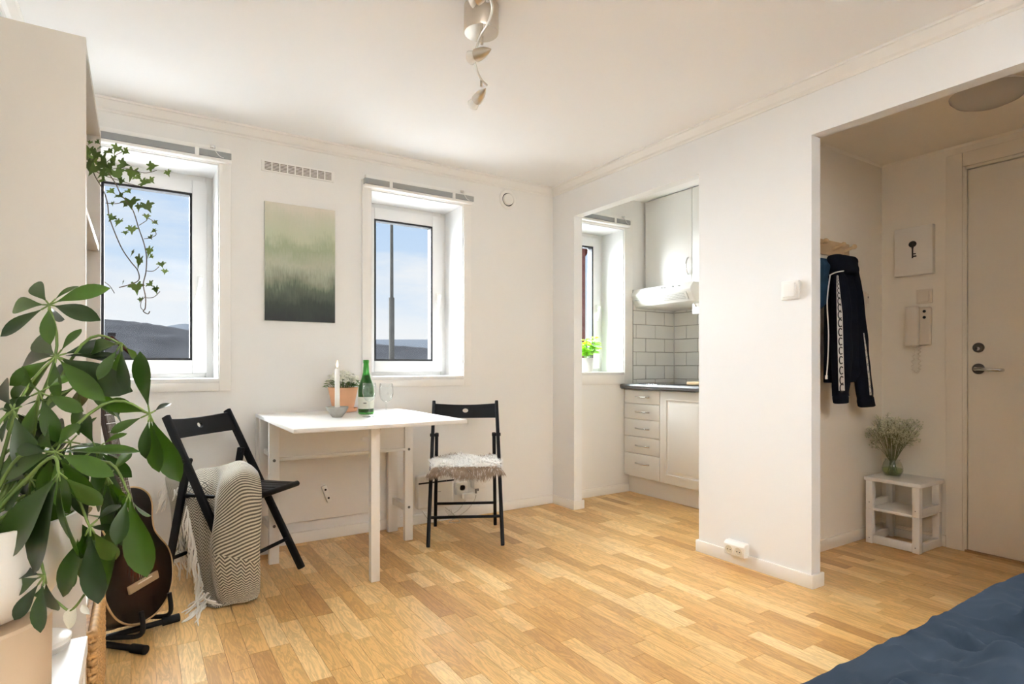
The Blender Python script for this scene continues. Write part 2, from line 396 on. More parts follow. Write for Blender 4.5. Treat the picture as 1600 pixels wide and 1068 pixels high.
# skirting, cornice
BB, BT = .062, .013
def baseboard(name, segs, m='trim_white'):
    b = MB()
    for (x0, x1, y0, y1) in segs: b.box(x0, x1, y0, y1, 0, BB)
    return struct(name, b, m, bevel=.003)
baseboard('baseboard_back', [(XL, XW, YW - BT, YW)])
baseboard('baseboard_kitchen', [(XW + WT, 3.285, YW - BT, YW)])
baseboard('baseboard_right', [(XW - BT, XW, KJ0 - BT, YW - BT), (XW, XW + WT + BT, KJ0 - BT, KJ0), (XW - BT, XW, HJ1 - BT, KJ1 + BT), (XW, XW + WT + BT, HJ1 - BT, HJ1), (XW, XW + WT + BT, KJ1, KJ1 + BT)])
baseboard('baseboard_hall', [(XW + WT, XH, YH - BT, YH), (XH - BT, XH, DY1 + .10, YH)], 'hall_paint')
baseboard('baseboard_left', [(XL, XL + BT, YR, YW - BT)])
CP = [(0, 0), (0, -.058), (.006, -.058), (.010, -.050), (.022, -.044), (.034, -.026), (.040, -.012), (.046, -.010), (.046, 0)]
def cornice(name, kind):
    b = MB()
    if kind == 'back': b.prism([(XL, YW - a, ZC + z) for a, z in CP], (XW - XL, 0, 0))
    if kind == 'right': b.prism([(XW - a, YR, ZC + z) for a, z in CP], (0, YW - YR, 0))
    if kind == 'left': b.prism([(XL + a, YR, ZC + z) for a, z in CP], (0, YW - YR, 0))
    return struct(name, b, 'trim_white', smooth=25)
cornice('trim_1', 'back'); cornice('trim_2', 'right'); cornice('trim_3', 'left')
hc = MB(); hc.prism([(XW + WT, YH - a, ZHC + z) for a, z in ((0, 0), (0, -.012), (.012, 0))], (XH - XW - WT, 0, 0)); hc.prism([(XH - a, YR, ZHC + z) for a, z in ((0, 0), (0, -.012), (.012, 0))], (0, YH - YR, 0))
struct('trim_4', hc, 'hall_paint')

# windows: lining, casing, frame, sash, gasket, pane, handle
def window(name, x0, x1, z0, z1, cas, label, hinge_handle=True, cas_r=None):
    cas_r = cas_r or cas
    t = thing(name, label, None, ((x0 + x1) / 2, YW, z0), kind='structure')
    Yf = YW + .25; lt = .006
    l = MB(); l.box(x0, x0 + lt, YW - .004, Yf, z0, z1); l.box(x1 - lt, x1, YW - .004, Yf, z0, z1); l.box(x0 + lt, x1 - lt, YW - .004, Yf, z1 - lt, z1); 
    put('reveal_lining', l, 'white_paint', t)
    put('sill', MB().box(x0 - .002, x1 + .002, YW - .012, Yf, z0 - .012, z0 + .010), 'white_paint', t, bevel=.003)
    c = MB(); ct = .016
    c.box(x0 - cas, x0, YW - ct, YW, z0 - cas, z1 + cas); c.box(x1, x1 + cas_r, YW - ct, YW, z0 - cas, z1 + cas); c.box(x0, x1, YW - ct, YW, z1, z1 + cas); c.box(x0, x1, YW - ct, YW, z0 - cas, z0 - .012)
    put('casing', c, 'trim_white', t, bevel=.002)
    fw, sw = .040, .072
    f = MB(); a, b, c0, d = x0 + .001, x1 - .001, z0 + .0005, z1 - .001
    f.box(a, a + fw, Yf, Yf + .07, c0, d); f.box(b - fw, b, Yf, Yf + .07, c0, d); f.box(a + fw, b - fw, Yf, Yf + .07, c0, c0 + fw); f.box(a + fw, b - fw, Yf, Yf + .07, d - fw, d)
    put('frame', f, 'white_paint', t, bevel=.004)
    a += fw - .006; b -= fw - .006; c0 += fw - .006; d -= fw - .006
    s = MB(); ys = Yf - .014
    s.box(a, a + sw, ys, Yf + .06, c0, d); s.box(b - sw, b, ys, Yf + .06, c0, d); s.box(a + sw, b - sw, ys, Yf + .06, c0, c0 + sw); s.box(a + sw, b - sw, ys, Yf + .06, d - sw, d)
    put('sash', s, 'white_paint', t, bevel=.004)
    a += sw; b -= sw; c0 += sw; d -= sw; g = MB(); gw = .012
    g.box(a, a + gw, ys + .003, ys + .055, c0, d); g.box(b - gw, b, ys + .003, ys + .055, c0, d); g.box(a + gw, b - gw, ys + .003, ys + .055, c0, c0 + gw); g.box(a + gw, b - gw, ys + .003, ys + .055, d - gw, d)
    put('gasket', g, 'gasket', t)
    put('pane', MB().box(a, b, ys + .036, ys + .040, c0, d), 'pane_glass', t)
    hx = b + sw * .55; hz = 1.445
    h = put('handle_plate', MB().box(hx - .012, hx + .012, ys - .008, ys, hz - .012, hz + .045), 'plastic_white', t, bevel=.003)
    hb = MB(); hb.bar((hx, ys - .004, hz + .02), (hx, ys - .034, hz + .02), .016, .016); hb.bar((hx + .004, ys - .030, hz + .034), (hx - .020, ys - .032, hz - .085), .015, .013, (0, 1, 0))
    put('handle_lever', hb, 'plastic_white', h, bevel=.004, segs=3)
    return t
window('window_1', *W1, WZ0, WZ1, .055, 'white tilt window beside the bookcase behind hanging ivy')
window('window_2', *W2, WZ0, WZ1, .055, 'white tilt window above the dining table')
window('window_3', *W3, .935, 2.07, .085, 'white kitchen window with basil on its sill', cas_r=.085)

def blind(x0, x1, zt, label, clips, tilt=True):
    t = thing('venetian_blind', label, 'blind', ((x0 + x1) / 2, YW - .03, zt - .075), group='raised venetian blinds above the windows')
    ya, yb = YW - .046, YW - .018
    put('head_rail', MB().box(x0 + .006, x1 - .006, ya, yb, zt - .0215, zt), 'plastic_white', t, bevel=.002)
    s = MB()
    for k in range(8): s.box(x0, x1, ya - .005, yb + .001, zt - .0265 - k * .0040, zt - .0229 - k * .0040)
    put('slat_stack', s, 'blind_grey', t, label='raised grey slats pressed into a stack', smooth=None)
    put('bottom_rail', MB().box(x0, x1, ya - .006, yb, zt - .073, zt - .0565), 'plastic_white', t, bevel=.003)
    for f in clips:
        cx = x0 + (x1 - x0) * f
        put('clip', MB().box(cx - .010, cx + .010, ya - .009, ya - .003, zt - .062, zt - .018), 'plastic_white', t, bevel=.002)
    cx = x0 + (x1 - x0) * .88
    put('tilter', MB().box(cx - .012, cx + .012, ya - .012, ya, zt - .012, zt + .002), 'chrome', t, bevel=.002)
    cd = MB(); cd.tube(spline([(cx, ya - .014, zt - .004), (cx + .012, ya - .020, zt - .03), (cx + .03, ya - .018, zt - .05), (cx + .05, ya - .016, zt - .056)], 12), .0016, 5)
    put('cord', cd, 'plastic_white', t)
blind(-.31, .412, 2.128, 'grey venetian blind raised above the window beside the bookcase', (.78,))
blind(1.128, 1.858, 2.128, 'grey venetian blind raised above the window by the dining table', (.22, .80))
blind(2.60, 3.262, 2.155, 'grey venetian blind raised above the kitchen window', (.76,))

# ------------------------------------------------------------------ kitchen
KF = 3.233                                           # drawer front plane
def raised(mb, x, y0, y1, z0, z1, th=.018, fr=.055, arch=False):
    """a door or drawer front with a recessed groove and raised field, facing -X"""
    mb.box(x, x + th, y0, y1, z0, z1)
    g = MB()
    return mb
def bow_handle(y0, z0, y1, z1, x, parent, m='chrome'):
    h = MB(); pts = []
    for k in range(15):
        f = k / 14; b = math.sin(PI * f)
        pts.append((x - .004 - .026 * b ** .6, y0 + (y1 - y0) * f, z0 + (z1 - z0) * f))
    h.tube(pts, [.0045 + .0015 * (1 - math.sin(PI * k / 14)) for k in range(15)], 8)
    return put('handle', h, m, parent, smooth=60)
unit = thing('drawer_unit', 'white kitchen drawer unit with five bow handled drawers', 'cabinet', (3.5, 3.22, 0))
put('body', MB().box(KF + .020, XK - .004, 3.042, YW - .004, .136, .815), 'furniture_white', unit)
dz = [.138, .319, .449, .583, .703, .810]
for a, b in zip(dz[:-1], dz[1:]):
    d = put('drawer', MB().box(KF, KF + .019, 3.043, YW - .008, a + .0015, b - .0015), 'furniture_white', unit, bevel=.005, segs=3)
    zc = (a + b) / 2 + (.02 if b - a > .15 else 0)
    bow_handle(3.285, zc, 3.14, zc, KF, d)
unit2 = thing('base_cabinet', 'white kitchen base cabinet with one raised panel door', 'cabinet', (3.5, 2.72, 0))
put('body', MB().box(KF + .020, XK - .004, 2.44, 3.040, .136, .815), 'furniture_white', unit2)
dd = MB(); dy0, dy1 = 2.442, 3.039
dd.box(KF, KF + .019, dy0, dy1, .138, .812)
dr = put('door', dd, 'furniture_white', unit2, bevel=.005, segs=3)
pp = MB(); fr = .066; a0, a1, c0, c1 = dy0 + fr, dy1 - fr, .138 + fr, .812 - fr
def frustum(mb, x, o, xi, i):
    mb.rings([[(x, o[0], o[2]), (x, o[1], o[2]), (x, o[1], o[3]), (x, o[0], o[3])], [(xi, i[0], i[2]), (xi, i[1], i[2]), (xi, i[1], i[3]), (xi, i[0], i[3])]])
# moulding ring and raised field
mo = MB()
for (p, q) in (((a0, c0), (a1, c0)), ((a1, c0), (a1, c1)), ((a1, c1), (a0, c1)), ((a0, c1), (a0, c0))):
    mo.tube([(KF, p[0], p[1]), (KF, q[0], q[1])], .0055, 6)
put('moulding', mo, 'furniture_white', dr, smooth=40)
pf = MB(); frustum(pf, KF + .001, (a0 + .012, a1 - .012, c0 + .012, c1 - .012), KF - .008, (a0 + .034, a1 - .034, c0 + .034, c1 - .034)); put('raised_field', pf, 'furniture_white', dr)
unit3 = thing('base_cabinet', 'white kitchen base cabinet hidden behind the partition wall', 'cabinet', (3.5, 2.1, 0))
put('body', MB().box(KF + .020, XK - .004, YH + .09, 2.438, .136, .815), 'furniture_white', unit3)
put('door', MB().box(KF, KF + .019, YH + .10, 2.437, .138, .812), 'furniture_white', unit3, bevel=.005, segs=3)
struct('trim_5', MB().box(3.290, 3.305, YH + .09, YW, 0, .150), 'furniture_white', 'white plinth under the kitchen cabinets')
wt = MB(); wt.prism([(3.206, YH + .085, .815), (3.196, YH + .085, .824), (3.194, YH + .085, .840), (3.203, YH + .085, .852), (XK, YH + .085, .852), (XK, YH + .085, .815)], (0, YW - YH - .087, 0))
solo('worktop', wt, 'worktop_grey', 'dark grey kitchen worktop with a rounded front edge', 'worktop', (3.5, 2.7, .815), smooth=40)
hob = thing('hob', 'flat dark hob set into the grey worktop', 'hob', (3.52, 3.02, .852))
put('glass_plate', MB().box(3.30, 3.74, 2.86, 3.32, .8525, .857), 'glass_black', hob, bevel=.001)
put('rim', MB().box(3.292, 3.748, 2.852, 3.328, .852, .8545), 'chrome', hob, bevel=.001)
cbp = aZ(1072, 597, .858)
cb = MB(); cb.M = Matrix.Translation((3.36, 2.72, .858)) @ Matrix.Rotation(math.radians(2), 4, 'Z')
cb.box(-.02, .34, -.22, .16, .0, .022)
solo('cutting_board', cb, 'oak_light', 'pale wooden cutting board lying on the kitchen worktop', 'cutting board', (3.36, 2.72, .858), bevel=.004)
# backsplash tiles
def tiles(parent, axis, fixed, u0, u1, z0, z1, off):
    put('grout', (MB().box(u0, u1, fixed - .004, fixed, z0, z1) if axis == 'y' else MB().box(fixed - .004, fixed, u0, u1, z0, z1)), 'grout', parent)
    tw, th, g = .2165, .110, .0045; r = 0; z = z0; cache = {}
    zs = [z0, .885] + [.885 + th * k for k in range(1, 9)]
    for r in range(len(zs) - 1):
        za, zb = zs[r], min(zs[r + 1], z1)
        if za >= z1 - .01: break
        u = u1 - off[r % 2]; cuts = [u1]
        while u > u0: cuts.append(u); u -= tw
        cuts.append(u0)
        for a, b in zip(cuts[1:], cuts[:-1]):
            if b - a < .012: continue
            key = (axis, round(b - a, 4), round(zb - za, 4))
            if key not in cache:
                hw, hh = (b - a - g) / 2, (zb - za - g) / 2
                bx = MB().box(-hw, hw, -.005, .005, -hh, hh) if axis == 'y' else MB().box(-.005, .005, -hw, hw, -hh, hh)
                cache[key] = bx.mesh('tile', bevel=.0015, segs=1); cache[key].materials.append(MATS['tile_glaze'])
            c = ((a + b) / 2, fixed - .006, (za + zb) / 2) if axis == 'y' else (fixed - .006, (a + b) / 2, (za + zb) / 2)
            inst('tile', cache[key], Matrix.Translation(c), parent)
tiles(wall_back, 'y', YW, 3.330, XK - .010, .853, 1.60, (.222, .116))
tiles(wall_kitchen, 'x', XK, 2.30, YW - .010, .853, 1.60, (.13, .246))
# wall cabinets
UX = 3.45
def wall_cab(y0, y1, z0, label, hy, hz0, hz1):
    t = thing('wall_cabinet', label, 'cabinet', (3.6, (y0 + y1) / 2, z0), group='white kitchen wall cabinets')
    put('body', MB().box(UX + .019, XK - .003, y0, y1, z0, ZKC - .004), 'furniture_white', t)
    d = put('door', MB().box(UX, UX + .018, y0 + .001, y1 - .001, z0 + .001, ZKC - .008), 'furniture_white', t, bevel=.004, segs=3)
    m2 = MB(); fr = .058; a0, a1, c0, c1 = y0 + fr, y1 - fr, z0 + fr, ZKC - fr
    if y1 - y0 > .2:
        frustum(m2, UX + .001, (a0, a1, c0, c1), UX - .006, (a0 + .03, a1 - .03, c0 + .03, c1 - .03)); put('raised_field', m2, 'furniture_white', d)
    bow_handle(hy, hz0, hy, hz1, UX, d)
    return t
wall_cab(2.928, YW - .022, 1.60, 'tall white wall cabinet directly above the cooker hood', 2.955, 1.675, 1.80)
wall_cab(2.42, 2.926, 1.375, 'white wall cabinet reaching lower beside the cooker hood', 2.882, 1.43, 1.555)
lt = MB().box(3.50, 3.54, 2.83, 2.865, 1.30, 1.374)
solo('under_cabinet_lamp', lt, 'plastic_white', 'small white block under the lower wall cabinet', 'lamp', (3.52, 2.85, 1.30), bevel=.004)
# cooker hood
hd = thing('cooker_hood', 'white slim cooker hood below the tall wall cabinet', 'cooker hood', (3.45, 3.1, 1.45))
hy0, hy1 = 2.815, 3.405
prof = [(XK - .02, 1.598), (3.335, 1.598), (3.305, 1.560), (3.300, 1.545), (3.345, 1.462), (3.40, 1.452), (XK - .02, 1.452)]
put('body', MB().prism([(x, hy0, z) for x, z in prof], (0, hy1 - hy0, 0)), 'plastic_white', hd, bevel=.003)
fl2 = MB(); fl2.add([(3.3085, hy0 + .04, 1.5265), (3.3085, hy1 - .04, 1.5265), (3.3345, hy1 - .04, 1.478), (3.3345, hy0 + .04, 1.478)], [(0, 1, 2, 3)])
lens = MB().prism([(3.306, hy0 + .04, 1.528), (3.336, hy0 + .04, 1.474), (3.332, hy0 + .04, 1.472), (3.302, hy0 + .04, 1.526)], (0, hy1 - hy0 - .08, 0))
put('light_cover', lens, mat('hood_lens', (.74, .73, .69), .4), hd, bevel=.001)
slots = MB()
for i in range(16):
    for j in range(4):
        f = j / 4; x, z = 3.308 + .024 * f, 1.517 - .042 * f
        slots.box(x - .005, x - .003, hy0 + .06 + i * .013, hy0 + .066 + i * .013, z - .004, z)
put('vent_slots', slots, mat('hood_slot', (.35, .34, .32), .6), hd, kind='stuff')
bt = MB()
for k, yy in enumerate((3.06, 3.09, 2.98, 2.92)): bt.box(3.303, 3.318, yy, yy + .010, 1.574, 1.580)
put('button_row', bt, mat('grey_button', (.35, .35, .34), .5), hd)
put('badge', MB().box(3.306, 3.312, 3.33, 3.37, 1.505, 1.509), 'grey_button', hd)

# basil on the kitchen sill
def leaf_mesh(name, wid, m, bend=.18, cup=.12, n=7, shape='ovate'):
    mb = MB(); rows = []
    for i in range(n + 1):
        t = i / n
        if shape == 'obovate': hw = wid * math.sin(PI * min(1, t ** 1.25)) ** .75 * (.55 + .45 * t) * 1.05
        else: hw = wid * math.sin(PI * t ** .8) ** .8
        if i == 0: hw = wid * .05
        if i == n: hw = wid * .03
        z = -bend * t * t
        rows.append([(t, -hw, z + cup * hw), (t, -hw * .5, z + cup * hw * .35), (t, 0, z), (t, hw * .5, z + cup * hw * .35), (t, hw, z + cup * hw)])
    mb.grid(rows); me = mb.mesh(name, smooth=180); me.materials.append(MATS[m]); return me
def leaf_matrix(B, T, nrm, L=None):
    B, T = Vector(B), Vector(T); x = T - B; L = L or x.length; x.normalize()
    z = Vector(nrm); z = z - x * z.dot(x); z = z.normalized() if z.length > 1e-4 else x.orthogonal().normalized(); y = z.cross(x)
    return Matrix.Translation(B) @ Matrix((x, y, z)).transposed().to_4x4() @ Matrix.Diagonal((L, L, L, 1))
def basil():
    c = Vector((2.955, 3.53, .946)); t = thing('potted_basil', 'bright green basil in a white pot on the kitchen sill', 'plant', c)
    put('pot', MB().lathe([(.038, 0), (.042, .002), (.052, .095), (.054, .098), (.054, .108), (.050, .108), (.048, .095)], 28, c), 'ceramic_white', t, smooth=50)
    put('soil', MB().lathe([(.048, .090), (.001, .094)], 20, c), 'soil', t)
    st = MB(); rnd = random.Random(5); me = leaf_mesh('leaf', .34, 'leaf_basil', .25, .5)
    tips = []
    for k in range(16):
        a = rnd.random() * 2 * PI; r = .02 + .025 * rnd.random(); top = c + Vector((math.cos(a) * (r + .03), math.sin(a) * (r + .03), .15 + .12 * rnd.random()))
        b = c + Vector((math.cos(a) * r * .5, math.sin(a) * r * .5, .088)); st.tube([b, b.lerp(top, .5) + Vector((0, 0, .01)), top], .002, 5); tips.append((b, top))
    put('stems', st, 'stem_green', t)
    for b, top in tips:
        for j in range(6):
            p = b.lerp(top, .45 + .55 * j / 5); a = rnd.random() * 2 * PI; L = .035 + .03 * rnd.random()
            d = Vector((math.cos(a), math.sin(a), .15 + .3 * rnd.random()))
            inst('leaf', me, leaf_matrix(p, p + d * L, (0, 0, 1)), t)
basil()

# ------------------------------------------------------------------ hallway
DR = thing('door_1', 'flat beige entrance door with steel lever handle', None, (XH, .9, 0), kind='structure')
leaf = MB().box(XH - .006, XH + .036, DY0, DY1, .012, DZ)
put('leaf', leaf, 'door_paint', DR, bevel=.002)
cs = MB(); y1 = DY1 + .013
cs.box(XH - .018, XH, y1 + .008, y1 + .085, 0, DZ + .098); cs.box(XH - .018, XH, DY0 - .098, DY0 - .02, 0, DZ + .098); cs.box(XH - .018, XH, DY0 - .02, y1 + .008, DZ + .022, DZ + .098)
put('casing', cs, 'door_paint', DR, bevel=.004)
jb = MB(); jb.box(XH - .008, XH + .10, DY1 + .004, y1 + .010, 0, DZ + .02); jb.box(XH - .008, XH + .10, DY0 - .02, DY1 + .02, DZ + .006, DZ + .024)
jb.box(XH - .012, XH + .02, y1 - .002, y1 + .010, 0, DZ + .02)
put('jamb', jb, 'door_paint', DR, bevel=.002)
put('threshold', MB().box(XH - .02, XH + .06, DY0, DY1 + .01, 0, .010), 'wood_brown', DR)
hx = XH - .006; ly = 1.277
lk = MB(); lk.lathe([(.026, 0), (.026, .006), (.022, .010), (.001, .010)], 28, (hx, ly, 1.092), (-1, 0, 0)); lo = put('lock_rosette', lk, 'dark_metal', DR, smooth=40)
put('lock_cylinder', MB().lathe([(.010, .010), (.010, .020), (.001, .021)], 16, (hx, ly - .002, 1.086), (-1, 0, 0)), 'chrome', lo, smooth=40)
rs2 = MB(); rs2.lathe([(.028, 0), (.028, .007), (.024, .011), (.001, .011)], 28, (hx, ly, .980), (-1, 0, 0)); rso = put('handle_rosette', rs2, 'dark_metal', DR, smooth=40)
put('keyhole', MB().box(hx - .013, hx - .010, ly + .008, ly + .016, .972, .984), 'dark_hole', rso)
lev = MB(); lev.tube([(hx - .008, ly, .980), (hx - .045, ly, .980)], .010, 12); lev.tube(spline([(hx - .045, ly + .004, .980), (hx - .052, ly - .03, .979), (hx - .054, ly - .075, .976), (hx - .046, ly - .105, .974), (hx - .030, ly - .112, .974)], 14), .0085, 10)
put('lever', lev, 'chrome', rso, smooth=50)

# canvas with key
kc = thing('canvas_picture', 'square white canvas with a black key print', 'picture', (XH - .02, 1.576, 1.51))
put('canvas', MB().box(XH - .036, XH - .001, 1.478, 1.674, 1.512, 1.786), mat('canvas_cream', (.80, .755, .69), .8, bump=.1, bscale=400), kc, bevel=.003)
ky = MB(); kx = XH - .0368; kyc = 1.578
def ring_poly(mb, c, ro, ri, x, n=24):
    vs = []; fs = []
    for k in range(n):
        a = 2 * PI * k / n
        vs += [(x, c[0] + ro * math.cos(a) * 1.15, c[1] + ro * math.sin(a)), (x, c[0] + ri * math.cos(a) * 1.15, c[1] + ri * math.sin(a))]
    for k in range(n): j = (k + 1) % n; fs.append((2 * k, 2 * j, 2 * j + 1, 2 * k + 1))
    mb.add(vs, fs)
ring_poly(ky, (kyc, 1.688), .018, .0005, kx); 
ky.box(kx - .0004, kx, kyc - .004, kyc + .004, 1.608, 1.675); ky.box(kx - .0004, kx, kyc - .020, kyc - .004, 1.614, 1.622); ky.box(kx - .0004, kx, kyc - .017, kyc - .004, 1.628, 1.635); ky.box(kx - .0004, kx, kyc - .006, kyc + .006, 1.664, 1.670)
put('key_print', ky, 'black_print', kc, smooth=None)
# hall switch, entry phone, thermostat
def rocker(name, label, x, y, z, group=None, wy=.040, wz=.040, m='ivory', th=.018):
    t = thing(name, label, 'light switch', (x, y, z - wz), group=group)
    b = put('plate', MB().box(x - th * .6, x, y - wy, y + wy, z - wz, z + wz), m, t, bevel=.004, segs=3)
    put('rocker', MB().box(x - th, x - th * .5, y - wy * .70, y + wy * .70, z - wz * .74, z + wz * .74), m, t, bevel=.003, segs=3)
rocker('light_switch', 'ivory light switch above the entry phone', XH, 1.531, 1.388)
ph = thing('entry_phone', 'ivory wall entry phone with a coiled cord', 'entry phone', (XH - .02, 1.55, 1.108))
put('base', MB().box(XH - .028, XH, 1.494, 1.560, 1.112, 1.326), 'ivory', ph, bevel=.008, segs=3)
hs_ = MB(); rows = []
for k in range(11):
    f = k / 10; wdt = .029 + .004 * math.sin(PI * f); dp = .046 + .012 * (abs(f - .5) * 2) ** 2
    c = Vector((XH - .018, 1.574, 1.108 + .222 * f)); rows.append([c + Vector((-dp * .6 + dp * .5 * math.cos(2 * PI * j / 16) * (1 if abs(math.cos(2*PI*j/16))<.9 else .95), wdt * max(-1, min(1, 1.3 * math.sin(2 * PI * j / 16))), 0)) for j in range(16)])
hs_.rings(rows); put('handset', hs_, 'ivory', ph, bevel=.004, smooth=40)
bts = MB()
for zz in (1.302, 1.268): bts.lathe([(.008, 0), (.008, .003), (.001, .004)], 14, (XH - .028, 1.522, zz), (-1, 0, 0))
put('button_pair', bts, 'dark_hole', ph)
cd = MB(); pts = []
for k in range(220):
    f = k / 219; a = f * 34 * PI
    base = cubic([Vector((XH - .022, 1.566, 1.112)), Vector((XH - .022, 1.578, 1.06)), Vector((XH - .022, 1.586, .985)), Vector((XH - .022, 1.566, .955)), Vector((XH - .022, 1.548, .985)), Vector((XH - .022, 1.550, 1.06)), Vector((XH - .016, 1.548, 1.112))], f)
    pts.append(base + Vector((.006 * math.cos(a), .006 * math.sin(a), 0)))
cd.tube(pts, .0022, 5); put('coil_cord', cd, 'ivory', ph, smooth=60)
th = thing('thermostat', 'small ivory wall device beside the hanging jacket', 'thermostat', (3.53, YH - .01, 1.34))
put('plate', MB().box(3.497, 3.560, YH - .010, YH, 1.335, 1.425), 'ivory', th, bevel=.003)
put('cover', MB().box(3.522, 3.556, YH - .024, YH - .008, 1.350, 1.412), 'ivory', th, bevel=.003)
put('slot', MB().box(3.508, 3.514, YH - .0112, YH - .009, 1.375, 1.410), 'dark_hole', th)
put('mark', MB().box(3.540, 3.548, YH - .0252, YH - .023, 1.385, 1.395), 'dark_metal', th)

# coat rack, cap, jacket
rk = thing('coat_rack', 'pale wooden coat rack board on the hallway wall', 'coat rack', (3.15, YH, 1.60))
put('board', MB().box(2.72, 3.36, YH - .016, YH - .001, 1.595, 1.675), 'oak_light', rk, bevel=.003)
for px_ in (2.85, 3.02, 3.19, 3.30):
    pm = MB(); pm.tube([(px_, YH - .014, 1.63), (px_, YH - .07, 1.645)], .009, 10); pm.sphere((px_, YH - .072, 1.646), .014)
    put('peg', pm, 'oak_light', rk, smooth=50)
def cloth_tube(rows, Y, n=20, wr_=.006, seed=0, fold=6):
    """rows: (x_left, x_right, y_px, thickness) in the photograph at depth plane Y -> rings with soft folds"""
    rg = []
    for i, (xl, xr, py, th_) in enumerate(rows):
        a, b = aY(xl, py, Y), aY(xr, py, Y); c = (a + b) / 2; hw = (b - a).x / 2
        ring = []
        for k in range(n):
            t_ = 2 * PI * k / n; cs_, sn = math.cos(t_), math.sin(t_)
            f = noise.noise(Vector((cs_ * 1.5 * hw * 20, i * .35 + seed, sn + seed))) * wr_ * (1 if sn < 0 else .3)
            ring.append(Vector((c.x + hw * math.copysign(abs(cs_) ** .8, cs_), c.y + th_ / 2 * math.copysign(abs(sn) ** .8, sn) + f - .0, c.z)))
        rg.append(ring)
    return rg
def lerp_rows(rows, n):
    V = [Vector((r[0], r[1], r[2], r[3])) for r in rows]
    return [tuple(cubic(V, k / (n - 1))) for k in range(n)]
JY = 1.665
jk = thing('jacket', 'navy track jacket with white taped sleeves hanging on the coat rack', 'jacket', (3.35, JY, .80))
put('torso', MB().rings(cloth_tube(lerp_rows([(1303, 1326, 402, .05), (1296, 1334, 425, .075), (1293, 1338, 460, .085), (1292, 1342, 520, .085), (1291, 1345, 570, .08), (1290, 1334, 593, .075), (1291, 1333, 597, .07)], 26), JY + .01, 32, .012, 3)), 'navy_cloth', jk, smooth=180)
put('collar', MB().rings(cloth_tube(lerp_rows([(1304, 1324, 399, .03), (1299, 1331, 402, .085), (1298, 1334, 412, .10), (1301, 1334, 424, .095), (1304, 1331, 428, .07)], 14), JY - .012, 28, .012, 8)), 'navy_cloth', jk, smooth=180)
s1 = [(1304, 1313, 424, .05), (1303, 1322, 450, .06), (1302, 1327, 500, .06), (1303, 1328, 560, .06), (1303, 1325, 600, .055), (1303, 1323, 618, .05)]
sl1 = put('sleeve', MB().rings(cloth_tube(lerp_rows(s1, 22), JY - .045, 22, .008, 14)), 'navy_cloth', jk, smooth=180)
put('cuff', MB().rings(cloth_tube([(1304, 1322, 616, .05), (1304, 1323, 622, .052), (1305, 1323, 629, .048), (1306, 1322, 630, .03)], JY - .045, 20, .002, 15)), 'navy_cloth', sl1, smooth=60)
s2 = [(1328, 1338, 425, .05), (1330, 1344, 460, .06), (1333, 1349, 510, .06), (1337, 1354, 560, .06), (1339, 1359, 600, .055), (1342, 1362, 622, .05)]
sl2 = put('sleeve', MB().rings(cloth_tube(lerp_rows(s2, 22), JY - .01, 22, .008, 24)), 'navy_cloth', jk, smooth=180)
put('cuff', MB().rings(cloth_tube([(1342, 1362, 620, .05), (1342, 1363, 627, .052), (1343, 1365, 634, .048), (1345, 1364, 635.5, .03)], JY - .01, 20, .002, 25)), 'navy_cloth', sl2, smooth=60)
def tape(rows, Y, parent, marks, thick=.002):
    pts = [(aY(a, py, Y), aY(b, py, Y)) for a, b, py in rows]; mb = MB()
    rg = [[a, b, b + Vector((0, thick, 0)), a + Vector((0, thick, 0))] for a, b in pts]; mb.rings(rg)
    tp = put('white_tape', mb, 'white_cloth', parent, label='white tape printed with small letter C marks')
    ck = MB()
    P0 = [Vector((*r,)) for r in rows]
    for k in range(marks):
        f = (k + .8) / (marks + .3); r = cubic(P0, f); a, b = aY(r.x, r.z, Y - .001), aY(r.y, r.z, Y - .001); c = (a + b) / 2; rad = (b - a).x * .34
        arc = []
        for j in range(13):
            t_ = math.radians(50 + 260 * j / 12); arc.append((c.x + rad * math.cos(t_), c.y - .0005, c.z + rad * math.sin(t_) * 1.05))
        ck.tube(arc, rad * .17, 5)
    put('letter_marks', ck, 'black_print', tp, kind='stuff')
tape([(1308, 1310, 430), (1307.5, 1312, 450), (1308, 1316.5, 490), (1309.5, 1318, 550), (1311, 1320, 610)], JY - .085, sl1, 17)
tape([(1349.5, 1350.5, 520), (1352.5, 1354.8, 550), (1356.5, 1358.8, 585), (1359.5, 1362, 617)], JY - .043, sl2, 9)
zp = MB(); zp.tube(spline([aY(1297, 430, JY - .02), aY(1292.5, 470, JY - .045), aY(1294.5, 520, JY - .045), aY(1293.5, 560, JY - .045), aY(1291.5, 588, JY - .045)], 24), .0032, 6); zp.box(*[c for c in (aY(1291, 590, JY - .045).x - .006, aY(1291, 590, JY - .045).x + .006, JY - .05, JY - .042, aY(1291, 592, JY - .045).z, aY(1291, 586, JY - .045).z)])
put('zip', zp, 'white_cloth', jk)
zc_ = MB(); zc_.tube(spline([aY(1296, 430, JY - .06), aY(1304, 426, JY - .078), aY(1312, 424, JY - .082), aY(1318, 423, JY - .078)], 14), .0030, 6); put('collar_piping', zc_, 'white_cloth', jk)
cp = thing('cap', 'dark blue cap hanging beside the navy jacket', 'cap', (3.10, 1.68, 1.38))
put('crown', MB().rings(cloth_tube(lerp_rows([(1272, 1288, 404, .04), (1262, 1288, 410, .08), (1258, 1289, 420, .09), (1258, 1287, 432, .09), (1258, 1289, 448, .09), (1258, 1289, 460, .08), (1264, 1284, 474, .08), (1264, 1277, 486, .03)], 22), 1.68, 28, .014, 40)), 'blue_cap', cp, smooth=180)

